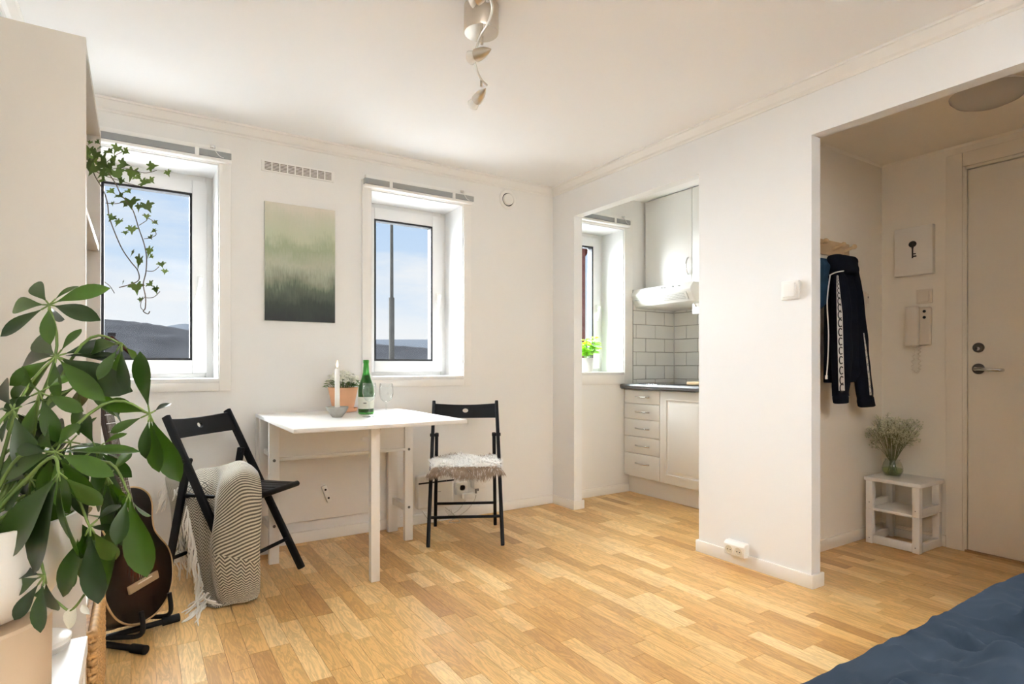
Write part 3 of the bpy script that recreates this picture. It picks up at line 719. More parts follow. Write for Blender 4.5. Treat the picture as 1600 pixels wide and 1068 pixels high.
# white painted pallet stool, two decks
sx0, sx1, sy0, sy1 = 3.470, 3.738, 1.440, 1.712
st = thing('pallet_stool', 'white painted two deck pallet stool beside the door', 'stool', ((sx0 + sx1) / 2, (sy0 + sy1) / 2, 0))
sh = .372; pw = .037; wm = mat('stool_white', (.80, .775, .73), .5, var=.03, vscale=12, bump=.1, bscale=60)
for (px_, py_) in ((sx0, sy0), (sx0, sy1 - pw), (sx1 - pw, sy0), (sx1 - pw, sy1 - pw)):
    for (za, zb) in ((.0, .190), (.190, .350)): put('post', MB().box(px_ + .0006, px_ + pw - .0006, py_ + .0006, py_ + pw - .0006, za + (.0 if za == 0 else .0008), zb), wm, st, bevel=.003)
put('top', MB().box(sx0 - .006, sx1 + .004, sy0 - .010, sy1 + .006, .350, sh), wm, st, bevel=.004)
put('shelf', MB().box(sx0 + .012, sx1 - .004, sy0 + .004, sy1 - .004, .184, .200), wm, st, bevel=.003)
for z0_, z1_ in ((.004, .048), (.196, .236)):
    for yy in (sy0, sy1 - .020): put('side_rail', MB().box(sx0 + pw, sx1 - pw, yy, yy + .020, z0_, z1_), wm, st, bevel=.002)
put('front_rail', MB().box(sx0, sx0 + .02, sy0 + pw, sy1 - pw, .004, .048), wm, st, bevel=.002); put('rear_rail', MB().box(sx1 - .02, sx1, sy0 + pw, sy1 - pw, .004, .048), wm, st, bevel=.002)
scr = MB()
for (yy, zz) in ((sy1 - .02, .03), (sy1 - .02, .23), (sy0 + .02, .03), (sy0 + .02, .225)): scr.lathe([(.003, 0), (.001, .002)], 8, (sx0 - .0005, yy, zz), (-1, 0, 0))
put('screw_heads', scr, 'dark_metal', st)
# vase of gypsophila
def gypso():
    c = Vector((3.60, 1.630, sh)); t = thing('flower_vase', 'round glass vase of dried white sprays on the pallet stool', 'vase', c)
    put('vase', MB().lathe([(.022, .0), (.040, .004), (.052, .03), (.052, .05), (.044, .075), (.036, .088), (.038, .096), (.0365, .096), (.0345, .088), (.0425, .074), (.050, .05), (.050, .03), (.038, .007), (.001, .005)], 32, c, cap=False), 'vase_glass', t, smooth=180)
    put('water', MB().lathe([(.036, .008), (.0485, .03), (.0485, .045), (.001, .045)], 24, c), thin_glass('vase_water', (.80, .86, .68), 1.2), t, smooth=180)
    rnd = random.Random(11); sm = MB(); fm = MB()
    top = Vector((.02, 0, .295))
    for k in range(46):
        a = rnd.random() * 2 * PI; r = math.sqrt(rnd.random()) * .150; h = .21 + .13 * rnd.random() - r * .25
        end = c + Vector((math.cos(a) * r + .012, math.sin(a) * r * .8, h)); neck = c + Vector((math.cos(a) * .016, math.sin(a) * .016, .09)); bot = c + Vector((-math.cos(a) * .022, -math.sin(a) * .022, .012))
        sm.tube(spline([bot, neck, neck.lerp(end, .5) + Vector((0, 0, .015)), end], 9), .0012, 4)
        for j in range(9):
            p = neck.lerp(end, .55 + .45 * rnd.random()); q = p + Vector((rnd.uniform(-.035, .035), rnd.uniform(-.035, .035), rnd.uniform(.0, .045))); sm.tube([p, q], .0006, 3)
            for i in range(5):
                f = q + Vector((rnd.uniform(-.012, .012), rnd.uniform(-.012, .012), rnd.uniform(-.012, .012))); s = rnd.uniform(.0026, .0055)
                fm.add([f + Vector((s, 0, 0)), f - Vector((s, 0, 0)), f + Vector((0, s, 0)), f - Vector((0, s, 0)), f + Vector((0, 0, s)), f - Vector((0, 0, s))], [(0, 2, 4), (2, 1, 4), (1, 3, 4), (3, 0, 4), (2, 0, 5), (1, 2, 5), (3, 1, 5), (0, 3, 5)])
    for k in range(5):   # leaning sprays on the left
        a = PI + rnd.uniform(-.5, .5); end = c + Vector((-.12 + rnd.uniform(-.03, .02), rnd.uniform(-.02, .05), .25 + rnd.uniform(-.01, .05))); neck = c + Vector((-.016, 0, .09)); sm.tube(spline([neck, neck.lerp(end, .5) + Vector((.01, 0, -.01)), end], 8), .001, 4)
        for i in range(10): sm.tube([end.lerp(neck, rnd.random() * .3), end + Vector((rnd.uniform(-.03, .03), rnd.uniform(-.03, .03), rnd.uniform(-.01, .03)))], .0005, 3)
    put('stems', sm, 'gyps_stem', t, kind='stuff'); put('blossoms', fm, 'gyps', t, kind='stuff', smooth=None)
    lf = MB()
    for k in range(8):
        a = 2 * PI * k / 8; p = c + Vector((.025 * math.cos(a), .025 * math.sin(a), .02)); lf.tube([p, c + Vector((.012 * math.cos(a + 1), .012 * math.sin(a + 1), .085))], .0016, 5)
    put('lower_stems', lf, 'stem_green', t)
gypso()
hl = thing('ceiling_lamp', 'frosted dome lamp flush on the hallway ceiling', 'lamp', (3.10, 1.02, ZHC - .07))
put('dome', MB().lathe([(.140, ZHC - .012), (.138, ZHC - .022), (.118, ZHC - .044), (.075, ZHC - .062), (.025, ZHC - .068), (.001, ZHC - .069)], 40, (3.10, 1.02, 0)), 'lamp_frost', hl, smooth=60)
put('base_ring', MB().lathe([(.128, ZHC - .014), (.128, ZHC)], 40, (3.10, 1.02, 0)), 'plastic_white', hl, smooth=40)

# ------------------------------------------------------------------ wall fittings in the room
rocker('light_switch', 'white light switch between the kitchen and hallway openings', XW, 1.579, 1.344, None, .043, .043, 'plastic_white', .026)
sk = thing('double_socket', 'white double power socket above the skirting by the hallway', 'socket', (XW - .02, 1.857, .045))
sb = MB(); sb.prism([(XW, 1.800, .118), (XW - .030, 1.800, .118), (XW - .044, 1.800, .104), (XW - .040, 1.800, .050), (XW, 1.800, .050)], (0, .118, 0)); put('box', sb, 'plastic_white', sk, bevel=.004, segs=3)
for yy in (1.832, 1.886):
    dsk = MB(); dsk.lathe([(.021, .001), (.021, .0025), (.018, .0025), (.017, -.004), (.001, -.004)], 24, (XW - .0415, yy, .077), (-1, 0, -.07)); d_ = put('socket_well', dsk, mat('socket_cream', (.66, .62, .52), .5) if 'socket_cream' not in MATS else 'socket_cream', sk, smooth=30)
    pn = MB()
    for dz_ in (-.008, .008): pn.lathe([(.0026, 0), (.0026, .0045)], 8, (XW - .040, yy + dz_, .077), (-1, 0, 0))
    put('pin_holes', pn, 'dark_hole', d_)
# vent grille, canvas print, smoke valve
vg = thing('vent_grille', 'long white slotted vent grille above the misty print', 'vent', (.763, YW, 2.04))
vx0, vx1, vz0, vz1 = .566, .960, 2.058, 2.128
vg.location = (.763, YW, 2.05); RM[vg.name] = Matrix.Translation((.763, YW, 2.05))
put('frame', MB().box(vx0, vx1, YW - .008, YW, 2.058, 2.120), 'trim_white', vg, bevel=.002)
for k in range(9):
    a = vx0 + .016 + k * .0408; gm = MB()
    for j in range(6): gm.box(a, a + .034, YW - .0088, YW - .0078, 2.0675 + j * .0077, 2.0675 + j * .0077 + .0040)
    put('slot_group', gm, mat('slot_brown', (.17, .14, .11), .8) if 'slot_brown' not in MATS else 'slot_brown', vg, smooth=None)
pr = thing('canvas_print', 'canvas print of a dark forest fading into pale mist', 'picture', (.77, YW, 1.242))
def mist():
    m = bpy.data.materials.new('misty_forest'); m.use_nodes = True; t = m.node_tree; b = t.nodes['Principled BSDF']; b.inputs['Roughness'].default_value = .8
    tcn = N(t, 'ShaderNodeTexCoord'); sp = N(t, 'ShaderNodeSeparateXYZ'); t.links.new(tcn.outputs['UV'], sp.inputs[0])
    mpp = N(t, 'ShaderNodeMapping'); mpp.inputs['Scale'].default_value = (1.6, 2.6, 1); t.links.new(tcn.outputs['UV'], mpp.inputs[0])
    n1 = N(t, 'ShaderNodeTexNoise', Scale=1.7, Detail=3.0); t.links.new(mpp.outputs[0], n1.inputs['Vector'])
    ma = N(t, 'ShaderNodeMath', operation='MULTIPLY_ADD'); ma.inputs[1].default_value = .30; ma.inputs[2].default_value = -.15; t.links.new(n1.outputs['Fac'], ma.inputs[0])
    a2 = N(t, 'ShaderNodeMath', operation='ADD'); t.links.new(sp.outputs['Y'], a2.inputs[0]); t.links.new(ma.outputs[0], a2.inputs[1])
    mps = N(t, 'ShaderNodeMapping'); mps.inputs['Scale'].default_value = (26, 7, 1); t.links.new(tcn.outputs['UV'], mps.inputs[0])
    n2 = N(t, 'ShaderNodeTexNoise', Scale=1.6, Detail=4.0); t.links.new(mps.outputs[0], n2.inputs['Vector'])
    m3 = N(t, 'ShaderNodeMath', operation='MULTIPLY_ADD'); m3.inputs[1].default_value = .16; m3.inputs[2].default_value = -.08; t.links.new(n2.outputs['Fac'], m3.inputs[0])
    a3 = N(t, 'ShaderNodeMath', operation='ADD'); t.links.new(a2.outputs[0], a3.inputs[0]); t.links.new(m3.outputs[0], a3.inputs[1])
    r = ramp(t, [(0.0, lin(52, 56, 58)), (.14, lin(62, 70, 64)), (.27, lin(92, 102, 88)), (.36, lin(140, 146, 128)), (.48, lin(178, 182, 164)), (.62, lin(158, 168, 140)), (.74, lin(190, 196, 172)), (.9, lin(200, 200, 182)), (1, lin(212, 206, 192))]); t.links.new(a3.outputs[0], r.inputs[0])
    t.links.new(r.outputs[0], b.inputs['Base Color']); MATS['misty_forest'] = m
mist()
put('canvas', MB().box(.580, .962, YW - .018, YW - .001, 1.243, 1.893), mat('canvas_edge', (.55, .55, .49), .8), pr, bevel=.002)
pim = MB(); pim.add([(.581, YW - .0184, 1.244), (.961, YW - .0184, 1.244), (.961, YW - .0184, 1.892), (.581, YW - .0184, 1.892)], [(0, 1, 2, 3)], [[(0, 0), (1, 0), (1, 1), (0, 1)]])
put('print', pim, 'misty_forest', pr, smooth=None)
vv = thing('air_valve', 'round white air valve high on the wall beside the corner', 'air valve', (2.151, YW, 2.07))
put('rim', MB().lathe([(.066, 0), (.066, .004), (.058, .009), (.046, .008), (.044, -.002)], 40, (2.151, YW - .001, 2.140), (0, -1, 0)), 'trim_white', vv, smooth=40)
put('dark_gap', MB().lathe([(.046, .0), (.046, .003), (.001, .003)], 32, (2.151, YW - .001, 2.140), (0, -1, 0)), 'dark_hole', vv)
put('disc', MB().lathe([(.039, .002), (.039, .014), (.034, .019), (.001, .021)], 36, (2.151, YW - .001, 2.140), (0, -1, 0)), 'plastic_white', vv, smooth=40)
# router, socket, plug adapter, cables below the far chair
rt = thing('wifi_router', 'white wall mounted router box with a dark stripe', 'router', (1.59, YW - .03, .09))
put('case', MB().box(1.462, 1.715, YW - .045, YW - .004, .098, .310), 'plastic_white', rt, bevel=.014, segs=4)
put('stripe', MB().box(1.470, 1.715, YW - .0462, YW - .044, .256, .266), 'dark_hole', rt)
put('light_dots', MB().box(1.50, 1.503, YW - .0466, YW - .0458, .260, .263).box(1.56, 1.563, YW - .0466, YW - .0458, .260, .263).box(1.66, 1.663, YW - .0466, YW - .0458, .260, .263), 'chrome', rt)
put('badge', MB().box(1.595, 1.622, YW - .0456, YW - .0448, .196, .199), 'grey_button', rt)
ws = thing('wall_socket', 'white single wall socket beside the router', 'socket', (1.785, YW, .17))
put('box', MB().box(1.745, 1.825, YW - .030, YW, .155, .235), 'plastic_white', ws, bevel=.004)
w_ = MB(); w_.lathe([(.021, 0), (.021, .002), (.018, .002), (.017, -.006), (.001, -.006)], 24, (1.785, YW - .030, .200), (0, -1, 0)); wsd = put('socket_well', w_, 'socket_cream', ws, smooth=30)
wp = MB()
for q in (-.008, .008): wp.lathe([(.003, 0), (.003, .0012)], 8, (1.785 + q, YW - .0245, .200), (0, -1, 0))
put('pin_holes', wp, 'dark_hole', wsd)
ad = thing('plug_adapter', 'white plug adapter on the wall right of the router', 'plug', (1.90, YW, .16))
put('body', MB().box(1.862, 1.955, YW - .050, YW, .185, .300), 'plastic_white', ad, bevel=.006)
put('plug', MB().box(1.778, 1.862, YW - .062, YW - .032, .128, .165), 'plastic_white', ad, bevel=.006)
put('plug_tip', MB().box(1.885, 1.892, YW - .03, YW - .02, .150, .186).box(1.900, 1.907, YW - .03, YW - .02, .165, .186), 'dark_metal', ad)
cbm = MB()
cbm.tube(spline([(1.89, YW - .025, .140), (1.87, YW - .03, .10), (1.80, YW - .05, .05), (1.70, YW - .06, .012), (1.66, YW - .09, .006), (1.72, YW - .12, .006), (1.70, YW - .05, .05), (1.66, YW - .03, .088)], 40), .0022, 5)
cbm.tube(spline([(1.80, YW - .045, .120), (1.74, YW - .05, .06), (1.64, YW - .05, .03), (1.56, YW - .05, .01), (1.52, YW - .05, .05), (1.50, YW - .03, .088)], 36), .0020, 5)
for k in range(5): cbm.tube(spline([(1.655 + .01 * k, YW - .04, .075), (1.672 + .008 * k, YW - .05, .045), (1.70 + .01 * k, YW - .07, .008)], 10), .0018, 4)
solo('cable', cbm, mat('cable_grey', (.55, .52, .47), .5), 'thin pale router cables bundled at the skirting board', 'cable', (1.7, YW - .05, 0), smooth=60)

# ------------------------------------------------------------------ dining table
TZ = .740; tx0, tx1 = .530, 1.326
tb = thing('drop_leaf_table', 'white drop leaf dining table with one leaf raised on a gate leg', 'table', (.93, 3.0, 0))
put('table_top', MB().box(tx0, tx1, 3.128, 3.380, TZ - .018, TZ), 'furniture_white', tb, bevel=.002)
put('raised_leaf', MB().box(tx0, tx1, 2.468, 3.1272, TZ - .018, TZ), 'furniture_white', tb, bevel=.002)
hlf = put('hanging_leaf', MB().box(tx0 + .004, tx1 - .004, 3.386, 3.403, .125, TZ - .012), 'furniture_white', tb, bevel=.002)
br = MB(); br.M = Matrix.Translation((.906, 3.378, .268)) @ Matrix.Rotation(math.radians(-20), 4, 'Y'); br.box(-.014, .014, -.010, .008, -.050, .050)
bo = put('bracket', br, 'plastic_white', hlf, bevel=.003)
bh = MB(); bh.M = br.M
for q in (-.026, .026): bh.lathe([(.006, 0), (.006, .0014), (.001, .0016)], 12, (0, -.010, q), (0, -1, 0))
put('bracket_holes', bh, 'dark_hole', bo)
for (lx, ly, w_, d_) in ((.553, 3.118, .048, .030), (1.279, 3.128, .048, .030), (1.262, 3.345, .060, .034), (.540, 3.300, .040, .034)):
    put('leg', MB().box(lx, lx + w_, ly, ly + d_, 0, TZ - .018), 'furniture_white', tb, bevel=.002)
for lx in (.558, 1.286):
    for (za, zb) in ((.165, .205), (.535, .560)): put('side_rail', MB().box(lx, lx + .030, 3.148, 3.345, za, zb), 'furniture_white', tb, bevel=.002)
put('apron', MB().box(.601, 1.279, 3.140, 3.152, .530, TZ - .018), 'furniture_white', tb)
put('ledge', MB().box(.601, 1.279, 3.122, 3.350, .514, .530), 'furniture_white', tb, bevel=.002)
gt = put('gate_leg', MB().box(.903, .945, 2.612, 2.646, 0, TZ - .019), 'furniture_white', tb, bevel=.002)
gr = MB(); gr.bar((.935, 2.646, .690), (1.135, 3.138, .690), .024, .056); gr.bar((.905, 2.64, .655), (.880, 2.66, .655), .02, .02)
put('gate_rail', gr, 'furniture_white', tb, bevel=.002)
for (sx_, sz_) in ((.577, .520), (.577, .190), (1.303, .520), (1.303, .190)):
    yy = 3.118 if sx_ < 1 else 3.128
    put('bolt', MB().lathe([(.0075, 0), (.0075, .002), (.001, .003)], 12, (sx_, yy, sz_), (0, -1, 0)), 'dark_metal', tb, smooth=40)

# objects on the table
def candle():
    c = Vector(aZ(527, 651.5, TZ)); t = thing('candle_holder', 'grey stone bowl candle holder on the dining table', 'candle holder', c)
    put('bowl', MB().lathe([(.020, 0), (.024, .001), (.040, .022), (.0535, .046), (.0545, .052), (.052, .053), (.047, .046), (.030, .030), (.001, .026)], 40, c, cap=False), 'concrete', t, smooth=50)
    k = thing('candle', 'lit white candle standing in the grey bowl', 'candle', c + Vector((0, 0, .0275)))
    put('wax', MB().lathe([(.0120, 0), (.0125, .004), (.0118, .205), (.0095, .2135), (.004, .216), (.001, .2155)], 20, c + Vector((0, 0, .0275))), 'wax', k, smooth=50)
    top = c + Vector((0, 0, .242))
    put('wick', MB().tube([top, top + Vector((.001, 0, .010))], .0012, 6), 'dark_hole', k)
    put('flame', MB().lathe([(.001, .006), (.0045, .012), (.0052, .019), (.0035, .028), (.001, .040)], 12, top), 'flame', k, smooth=180)
candle()
def flowerpot():
    c = Vector(aZ(536, 643, TZ)); c.y = min(c.y, 3.285); t = thing('flower_pot', 'terracotta pot of small white flowers behind the candle', 'plant', c)
    put('saucer', MB().lathe([(.058, 0), (.074, .003), (.079, .022), (.075, .022), (.070, .008), (.001, .007)], 36, c, cap=False), 'terracotta', t, smooth=40)
    put('pot', MB().lathe([(.052, .008), (.056, .010), (.078, .122), (.081, .126), (.081, .136), (.076, .136), (.074, .118), (.001, .117)], 40, c), 'terracotta', t, smooth=40)
    rnd = random.Random(21); me = leaf_mesh('leaf', .30, 'leaf_small', .2, .4, 4); st = MB(); bl = []
    for k in range(90):
        a = rnd.random() * 2 * PI; r = math.sqrt(rnd.random()) * .098; h = .135 + .088 * (1 - (r / .115) ** 2) * (.35 + .65 * rnd.random())
        p = c + Vector((math.cos(a) * r, math.sin(a) * r, h)); st.tube([c + Vector((math.cos(a) * r * .5, math.sin(a) * r * .5, .115)), p], .0009, 4)
        bl.append(p); bl.append(p + Vector((rnd.uniform(-.015, .015), rnd.uniform(-.015, .015), rnd.uniform(-.012, .006))))
        d = Vector((math.cos(a + rnd.uniform(-1, 1)), math.sin(a + rnd.uniform(-1, 1)), .3)); L = rnd.uniform(.022, .036)
        q = p - Vector((0, 0, .015)); inst('leaf', me, leaf_matrix(q, q + d * L, (0, 0, 1)), t)
    put('stems', st, 'stem_green', t, kind='stuff')
    fm = MB()
    for p in bl:
        n_ = Vector((rnd.uniform(-.6, .6), rnd.uniform(-.9, .3), 1)).normalized(); u = n_.orthogonal().normalized(); v = n_.cross(u); s = rnd.uniform(.010, .0155); p = p + Vector((0, 0, .012))
        for j in range(5):
            a = 2 * PI * j / 5; d = u * math.cos(a) + v * math.sin(a); e = n_.cross(d)
            fm.add([p, p + d * s * .6 + e * s * .35 + n_ * s * .15, p + d * s + n_ * s * .25, p + d * s * .6 - e * s * .35 + n_ * s * .15], [(0, 1, 2, 3)])
    put('blossoms', fm, 'flower_white', t, kind='stuff', smooth=None)
flowerpot()
def bottle():
    c = Vector(aZ(572, 646.5, TZ)); t = thing('wine_bottle', 'open green glass bottle with a pale label on the table', 'bottle', c)
    put('glass', MB().lathe([(.030, 0), (.038, .002), (.041, .010), (.041, .125), (.038, .150), (.026, .185), (.0165, .222), (.0140, .262), (.0140, .270), (.0158, .272), (.0158, .284), (.0145, .287), (.0120, .287), (.0115, .262), (.0140, .222), (.0235, .185), (.0355, .150), (.0385, .125), (.0385, .010), (.001, .012)], 36, c, cap=False), 'bottle_green', t, smooth=50)
    put('wine', MB().lathe([(.037, .012), (.0382, .014), (.0382, .125), (.0352, .150), (.0232, .185), (.017, .205), (.001, .205)], 30, c), 'wine_green', t, smooth=50)
    lb = MB(); rows = []
    for z in (.030, .092): rows.append([c + Vector((.0416 * math.cos(a), .0416 * math.sin(a), z)) for a in [math.radians(-215 + 250 * k / 30) for k in range(31)]])
    lb.grid(rows); lo = put('label', lb, 'label_paper', t, smooth=180)
    mk = MB(); rows = []
    for z in (.058, .063): rows.append([c + Vector((.0420 * math.cos(a), .0420 * math.sin(a), z)) for a in [math.radians(-128 + 22 * k / 6) for k in range(7)]])
    mk.grid(rows); put('label_mark', mk, 'dark_metal', lo, smooth=180)
bottle()
def wineglass(px_, py_, label):
    c = Vector(aZ(px_, py_, TZ)); t = thing('wine_glass', label, 'wine glass', c, group='wine glasses on the dining table')
    b = put('bowl', MB().lathe([(.005, .076), (.018, .082), (.029, .096), (.0345, .118), (.0345, .135), (.0315, .170), (.0303, .170), (.0332, .135), (.0332, .118), (.0278, .098), (.017, .0845), (.001, .080)], 32, c, cap=False), 'clear_glass', t, smooth=180)
    put('stem', MB().lathe([(.0065, .078), (.0040, .066), (.0034, .040), (.0042, .014), (.010, .006)], 16, c, cap=False), 'clear_glass', t, smooth=180)
    put('foot', MB().lathe([(.001, .0005), (.033, .0008), (.0335, .0020), (.018, .0045), (.008, .0075), (.001, .010)], 32, c, cap=False), 'clear_glass', t, smooth=180)
wineglass(577, 650.5, 'clear wine glass standing in front of the green bottle')
wineglass(603.5, 652.5, 'clear wine glass standing right of the green bottle')

# ------------------------------------------------------------------ folding chairs
def chair(label, loc, rot):
    t = thing('folding_chair', label, 'chair', (loc[0], loc[1], 0), rot, group='black wooden folding chairs')
    L = dict(local=True, bevel=.004)
    up = lambda z: .215 - .415 * z / .775
    for s in (-1, 1):
        m_ = MB(); m_.bar((s * .205, .215, 0.003), (s * .193, up(.775), .775), .020, .034, (0, 1, .5)); put('upright', m_, 'black_wood', t, **L)
        m_ = MB(); m_.bar((s * .186, -.215, 0.003), (s * .172, up(.590), .590), .020, .032, (0, 1, -.4)); put('rear_leg', m_, 'black_wood', t, **L)
        put('pivot_bolt', MB().tube([(s * .160, up(.585) + .0, .580), (s * .212, up(.585), .580)], .010, 12), 'black_wood', t, local=True)
    bk = MB(); rows = []; n = 24
    for k in range(n + 1):
        f = k / n; x = -.188 + .376 * f; bow = -.028 * math.sin(PI * f); dip = .010 * (1 - math.sin(PI * f))
        for_y = lambda z: up(z) + bow
        rows.append([(x, for_y(.675) - .009 + .0, .672 + dip * .3), (x, for_y(.675) + .009, .672 + dip * .3), (x, for_y(.755) + .009, .752 + dip), (x, for_y(.755) - .009, .752 + dip)])
    # the curved back slat is split around a round grip hole
    R0 = .0125; zc0 = .718
    bk = MB(); cols = []; ys = []
    m2 = 40
    def yv(x, z): f = (x + .188) / .376; return up(z) - .028 * math.sin(PI * min(max(f, 0), 1))
    def zr(x): f = (x + .188) / .376; d_ = .010 * (1 - math.sin(PI * min(max(f, 0), 1))); return .674 + d_ * .3, .752 + d_
    xs = [-.188 + .170 * k / 10 for k in range(11)] + [-.018 + .036 * k / 8 for k in range(1, 8)] + [.018 + .170 * k / 10 for k in range(11)]
    def strip(zlo, zhi, xlist):
        rg = []
        for x in xlist:
            a, b = zlo(x), zhi(x); rg.append([(x, yv(x, a) - .008, a), (x, yv(x, a) + .008, a), (x, yv(x, b) + .008, b), (x, yv(x, b) - .008, b)])
        bk.rings(rg)
    hole = lambda x: math.sqrt(max(0, R0 * R0 * 2.0 - x * x)) * .7 if abs(x) < R0 * 1.4142 else 0.0
    xa = [x for x in xs if x <= -.0177]; xb = [x for x in xs if x >= .0177]; xm = [-.0177 + .0354 * k / 12 for k in range(13)]
    strip(lambda x: zr(x)[0], lambda x: zr(x)[1], xa + ([-.0177] if xa[-1] < -.0177 else [])); strip(lambda x: zr(x)[0], lambda x: zr(x)[1], ([.0177] if xb[0] > .0177 else []) + xb)
    strip(lambda x: zr(x)[0], lambda x: zc0 - hole(x), xm); strip(lambda x: zc0 + hole(x), lambda x: zr(x)[1], xm)
    put('backrest', bk, 'black_wood', t, local=True, smooth=30)
    for z_, r_ in ((.145, .0085),):
        put('front_bar', MB().tube([(-.196, up(z_) - .0, z_), (.196, up(z_), z_)], r_, 10), 'black_wood', t, local=True, smooth=50)
        put('rear_bar', MB().tube([(-.178, -.17, z_ + .005), (.178, -.17, z_ + .005)], r_, 10), 'black_wood', t, local=True, smooth=50)
    sz = .432
    put('seat_front_rail', MB().tube([(-.182, .205, sz - .008), (.182, .205, sz - .008)], .0135, 14), 'black_wood', t, local=True, smooth=50)
    put('seat_rear_rail', MB().box(-.160, .160, -.140, -.110, sz - .022, sz - .004), 'black_wood', t, **L)
    for k in range(7):
        x0 = -.178 + k * .0514; put('seat_slat', MB().box(x0, x0 + .0475, -.130, .205, sz - .013, sz + .002 * (1 if k % 2 == 0 else .6)), 'black_wood', t, **L)
    return t
chair('black folding chair with a woven blanket over its seat', (.381, 2.985), math.radians(-135.4))
chair('black folding chair with a sheepskin on its seat', (1.620, 3.040), math.radians(152.1))

def sheepskin():
    rot = math.radians(152.1); Mx = Matrix.Translation((1.620, 3.040, 0)) @ Matrix.Rotation(rot, 4, 'Z')
    t = thing('sheepskin', 'shaggy white and brown sheepskin draped on the far chair', 'sheepskin', (1.620, 3.040, .435), rot)
    rnd = random.Random(9); rows = []
    nx, ny = 22, 16
    def P(u, v):      # u -1..1 across, v 0 rear .. 1 front hem
        x = u * (.200 + .010 * math.sin(v * 7))
        drop = .026 + .030 * math.exp(-((u + .25) / .35) ** 2) + .012 * math.sin(u * 9)
        if v < .72: y = -.155 + .385 * v / .72; z = .446 + .010 * math.sin(u * 5 + v * 6) + (.004 if v > .1 else 0)
        else:
            f = (v - .72) / .28; y = .230 + .022 * math.sin(f * PI / 2); z = .446 - drop * f ** 1.2
        if abs(u) > .86: z -= (abs(u) - .86) * .10
        return Vector((x, y, z))
    G = [[Mx @ P(-1 + 2 * i / nx, j / ny) for i in range(nx + 1)] for j in range(ny + 1)]
    pb = MB().grid(G); o = put('hide', pb, 'fur_white', t, smooth=180)
    sm = o.modifiers.new('thick', 'SOLIDIFY'); sm.thickness = .006
    wf, bf = MB(), MB()
    for k in range(9000):
        u = rnd.uniform(-1, 1); v = rnd.random() ** .8; p = P(u, v); e = .01
        du = P(min(1, u + e), v) - P(u, v) if u < .99 else P(u, v) - P(u - e, v); dv = P(u, min(1, v + e)) - P(u, v) if v < .98 else P(u, v) - P(u, v - e)
        n_ = du.cross(dv); n_ = n_.normalized() if n_.length > 1e-9 else Vector((0, 0, 1))
        if n_.z < -.2: n_ = -n_
        hang = v > .74
        L = rnd.uniform(.016, .030) if not hang else rnd.uniform(.020, .038)
        d = (n_ * (.8 if not hang else .42) + Vector((rnd.uniform(-.7, .7), rnd.uniform(-.5, .5) + (.35 if not hang else .25), -.15 if not hang else -.75))).normalized()
        side = d.cross(n_ + Vector((.1, .2, .3))).normalized() * rnd.uniform(.0010, .0021)
        m1 = p + d * L * .5; tip = p + d * L + Vector((0, 0, -L * (.25 if not hang else .35)))
        tgt = bf if (hang and rnd.random() < .9) or (v < .10 and rnd.random() < .75) else wf
        q = [Mx @ z for z in (p - side, p + side, m1 + side * .8, m1 - side * .8, tip)]
        tgt.add(q, [(0, 1, 2, 3), (3, 2, 4)])
    put('white_fur', wf, 'fur_white', t, kind='stuff', smooth=180); put('brown_fur', bf, 'fur_brown', t, kind='stuff', smooth=180)
sheepskin()

# ------------------------------------------------------------------ woven blanket over the near chair
def weave_mat():
    m = bpy.data.materials.new('chevron_weave'); m.use_nodes = True; t = m.node_tree; b = t.nodes['Principled BSDF']; b.inputs['Roughness'].default_value = .95; b.inputs['Sheen Weight'].default_value = .3
    uvn = N(t, 'ShaderNodeTexCoord'); sp = N(t, 'ShaderNodeSeparateXYZ'); t.links.new(uvn.outputs['UV'], sp.inputs[0])
    def M2(op, a, b_=None, c_=None):
        n = N(t, 'ShaderNodeMath', operation=op)
        for i, q in enumerate((a, b_, c_)):
            if q is None: continue
            if isinstance(q, (int, float)): n.inputs[i].default_value = q
            else: t.links.new(q, n.inputs[i])
        return n.outputs[0]
    u, v = sp.outputs[0], sp.outputs[1]
    tri = M2('PINGPONG', M2('MULTIPLY', u, 26.0), 1.0)
    chev = M2('MULTIPLY', tri, 1.15); diag = M2('MULTIPLY', u, 24.0)
    sel = M2('MULTIPLY', M2('GREATER_THAN', u, .47), M2('LESS_THAN', v, .66))
    ph = M2('ADD', M2('MULTIPLY', v, 70.0), M2('ADD', M2('MULTIPLY', diag, sel), M2('MULTIPLY', chev, M2('SUBTRACT', 1.0, sel))))
    st = M2('PINGPONG', ph, .5)
    # band of small diamonds near the hem and on the upper left
    d1 = M2('PINGPONG', M2('MULTIPLY', u, 26.0), 1.0); d2 = M2('PINGPONG', M2('MULTIPLY', v, 52.0), 1.0)
    dia = M2('PINGPONG', M2('MULTIPLY', M2('ADD', d1, d2), 1.0), .5)
    inb = M2('MAXIMUM', M2('GREATER_THAN', v, .915), M2('MULTIPLY', M2('LESS_THAN', u, .27), M2('MULTIPLY', M2('GREATER_THAN', v, .27), M2('LESS_THAN', v, .38))))
    val = M2('ADD', M2('MULTIPLY', dia, inb), M2('MULTIPLY', st, M2('SUBTRACT', 1.0, inb)))
    nz_ = N(t, 'ShaderNodeTexNoise', Scale=90.0, Detail=2.0); t.links.new(uvn.outputs['UV'], nz_.inputs['Vector'])
    val2 = M2('ADD', val, M2('MULTIPLY', M2('SUBTRACT', nz_.outputs['Fac'], .5), .12))
    r = ramp(t, [(.20, (.085, .073, .052)), (.31, (.52, .47, .365))]); t.links.new(val2, r.inputs[0]); t.links.new(r.outputs[0], b.inputs['Base Color'])
    bp = N(t, 'ShaderNodeBump', Strength=.35, Distance=.003); t.links.new(val2, bp.inputs['Height']); t.links.new(bp.outputs[0], b.inputs['Normal'])
    MATS['chevron_weave'] = m
weave_mat()
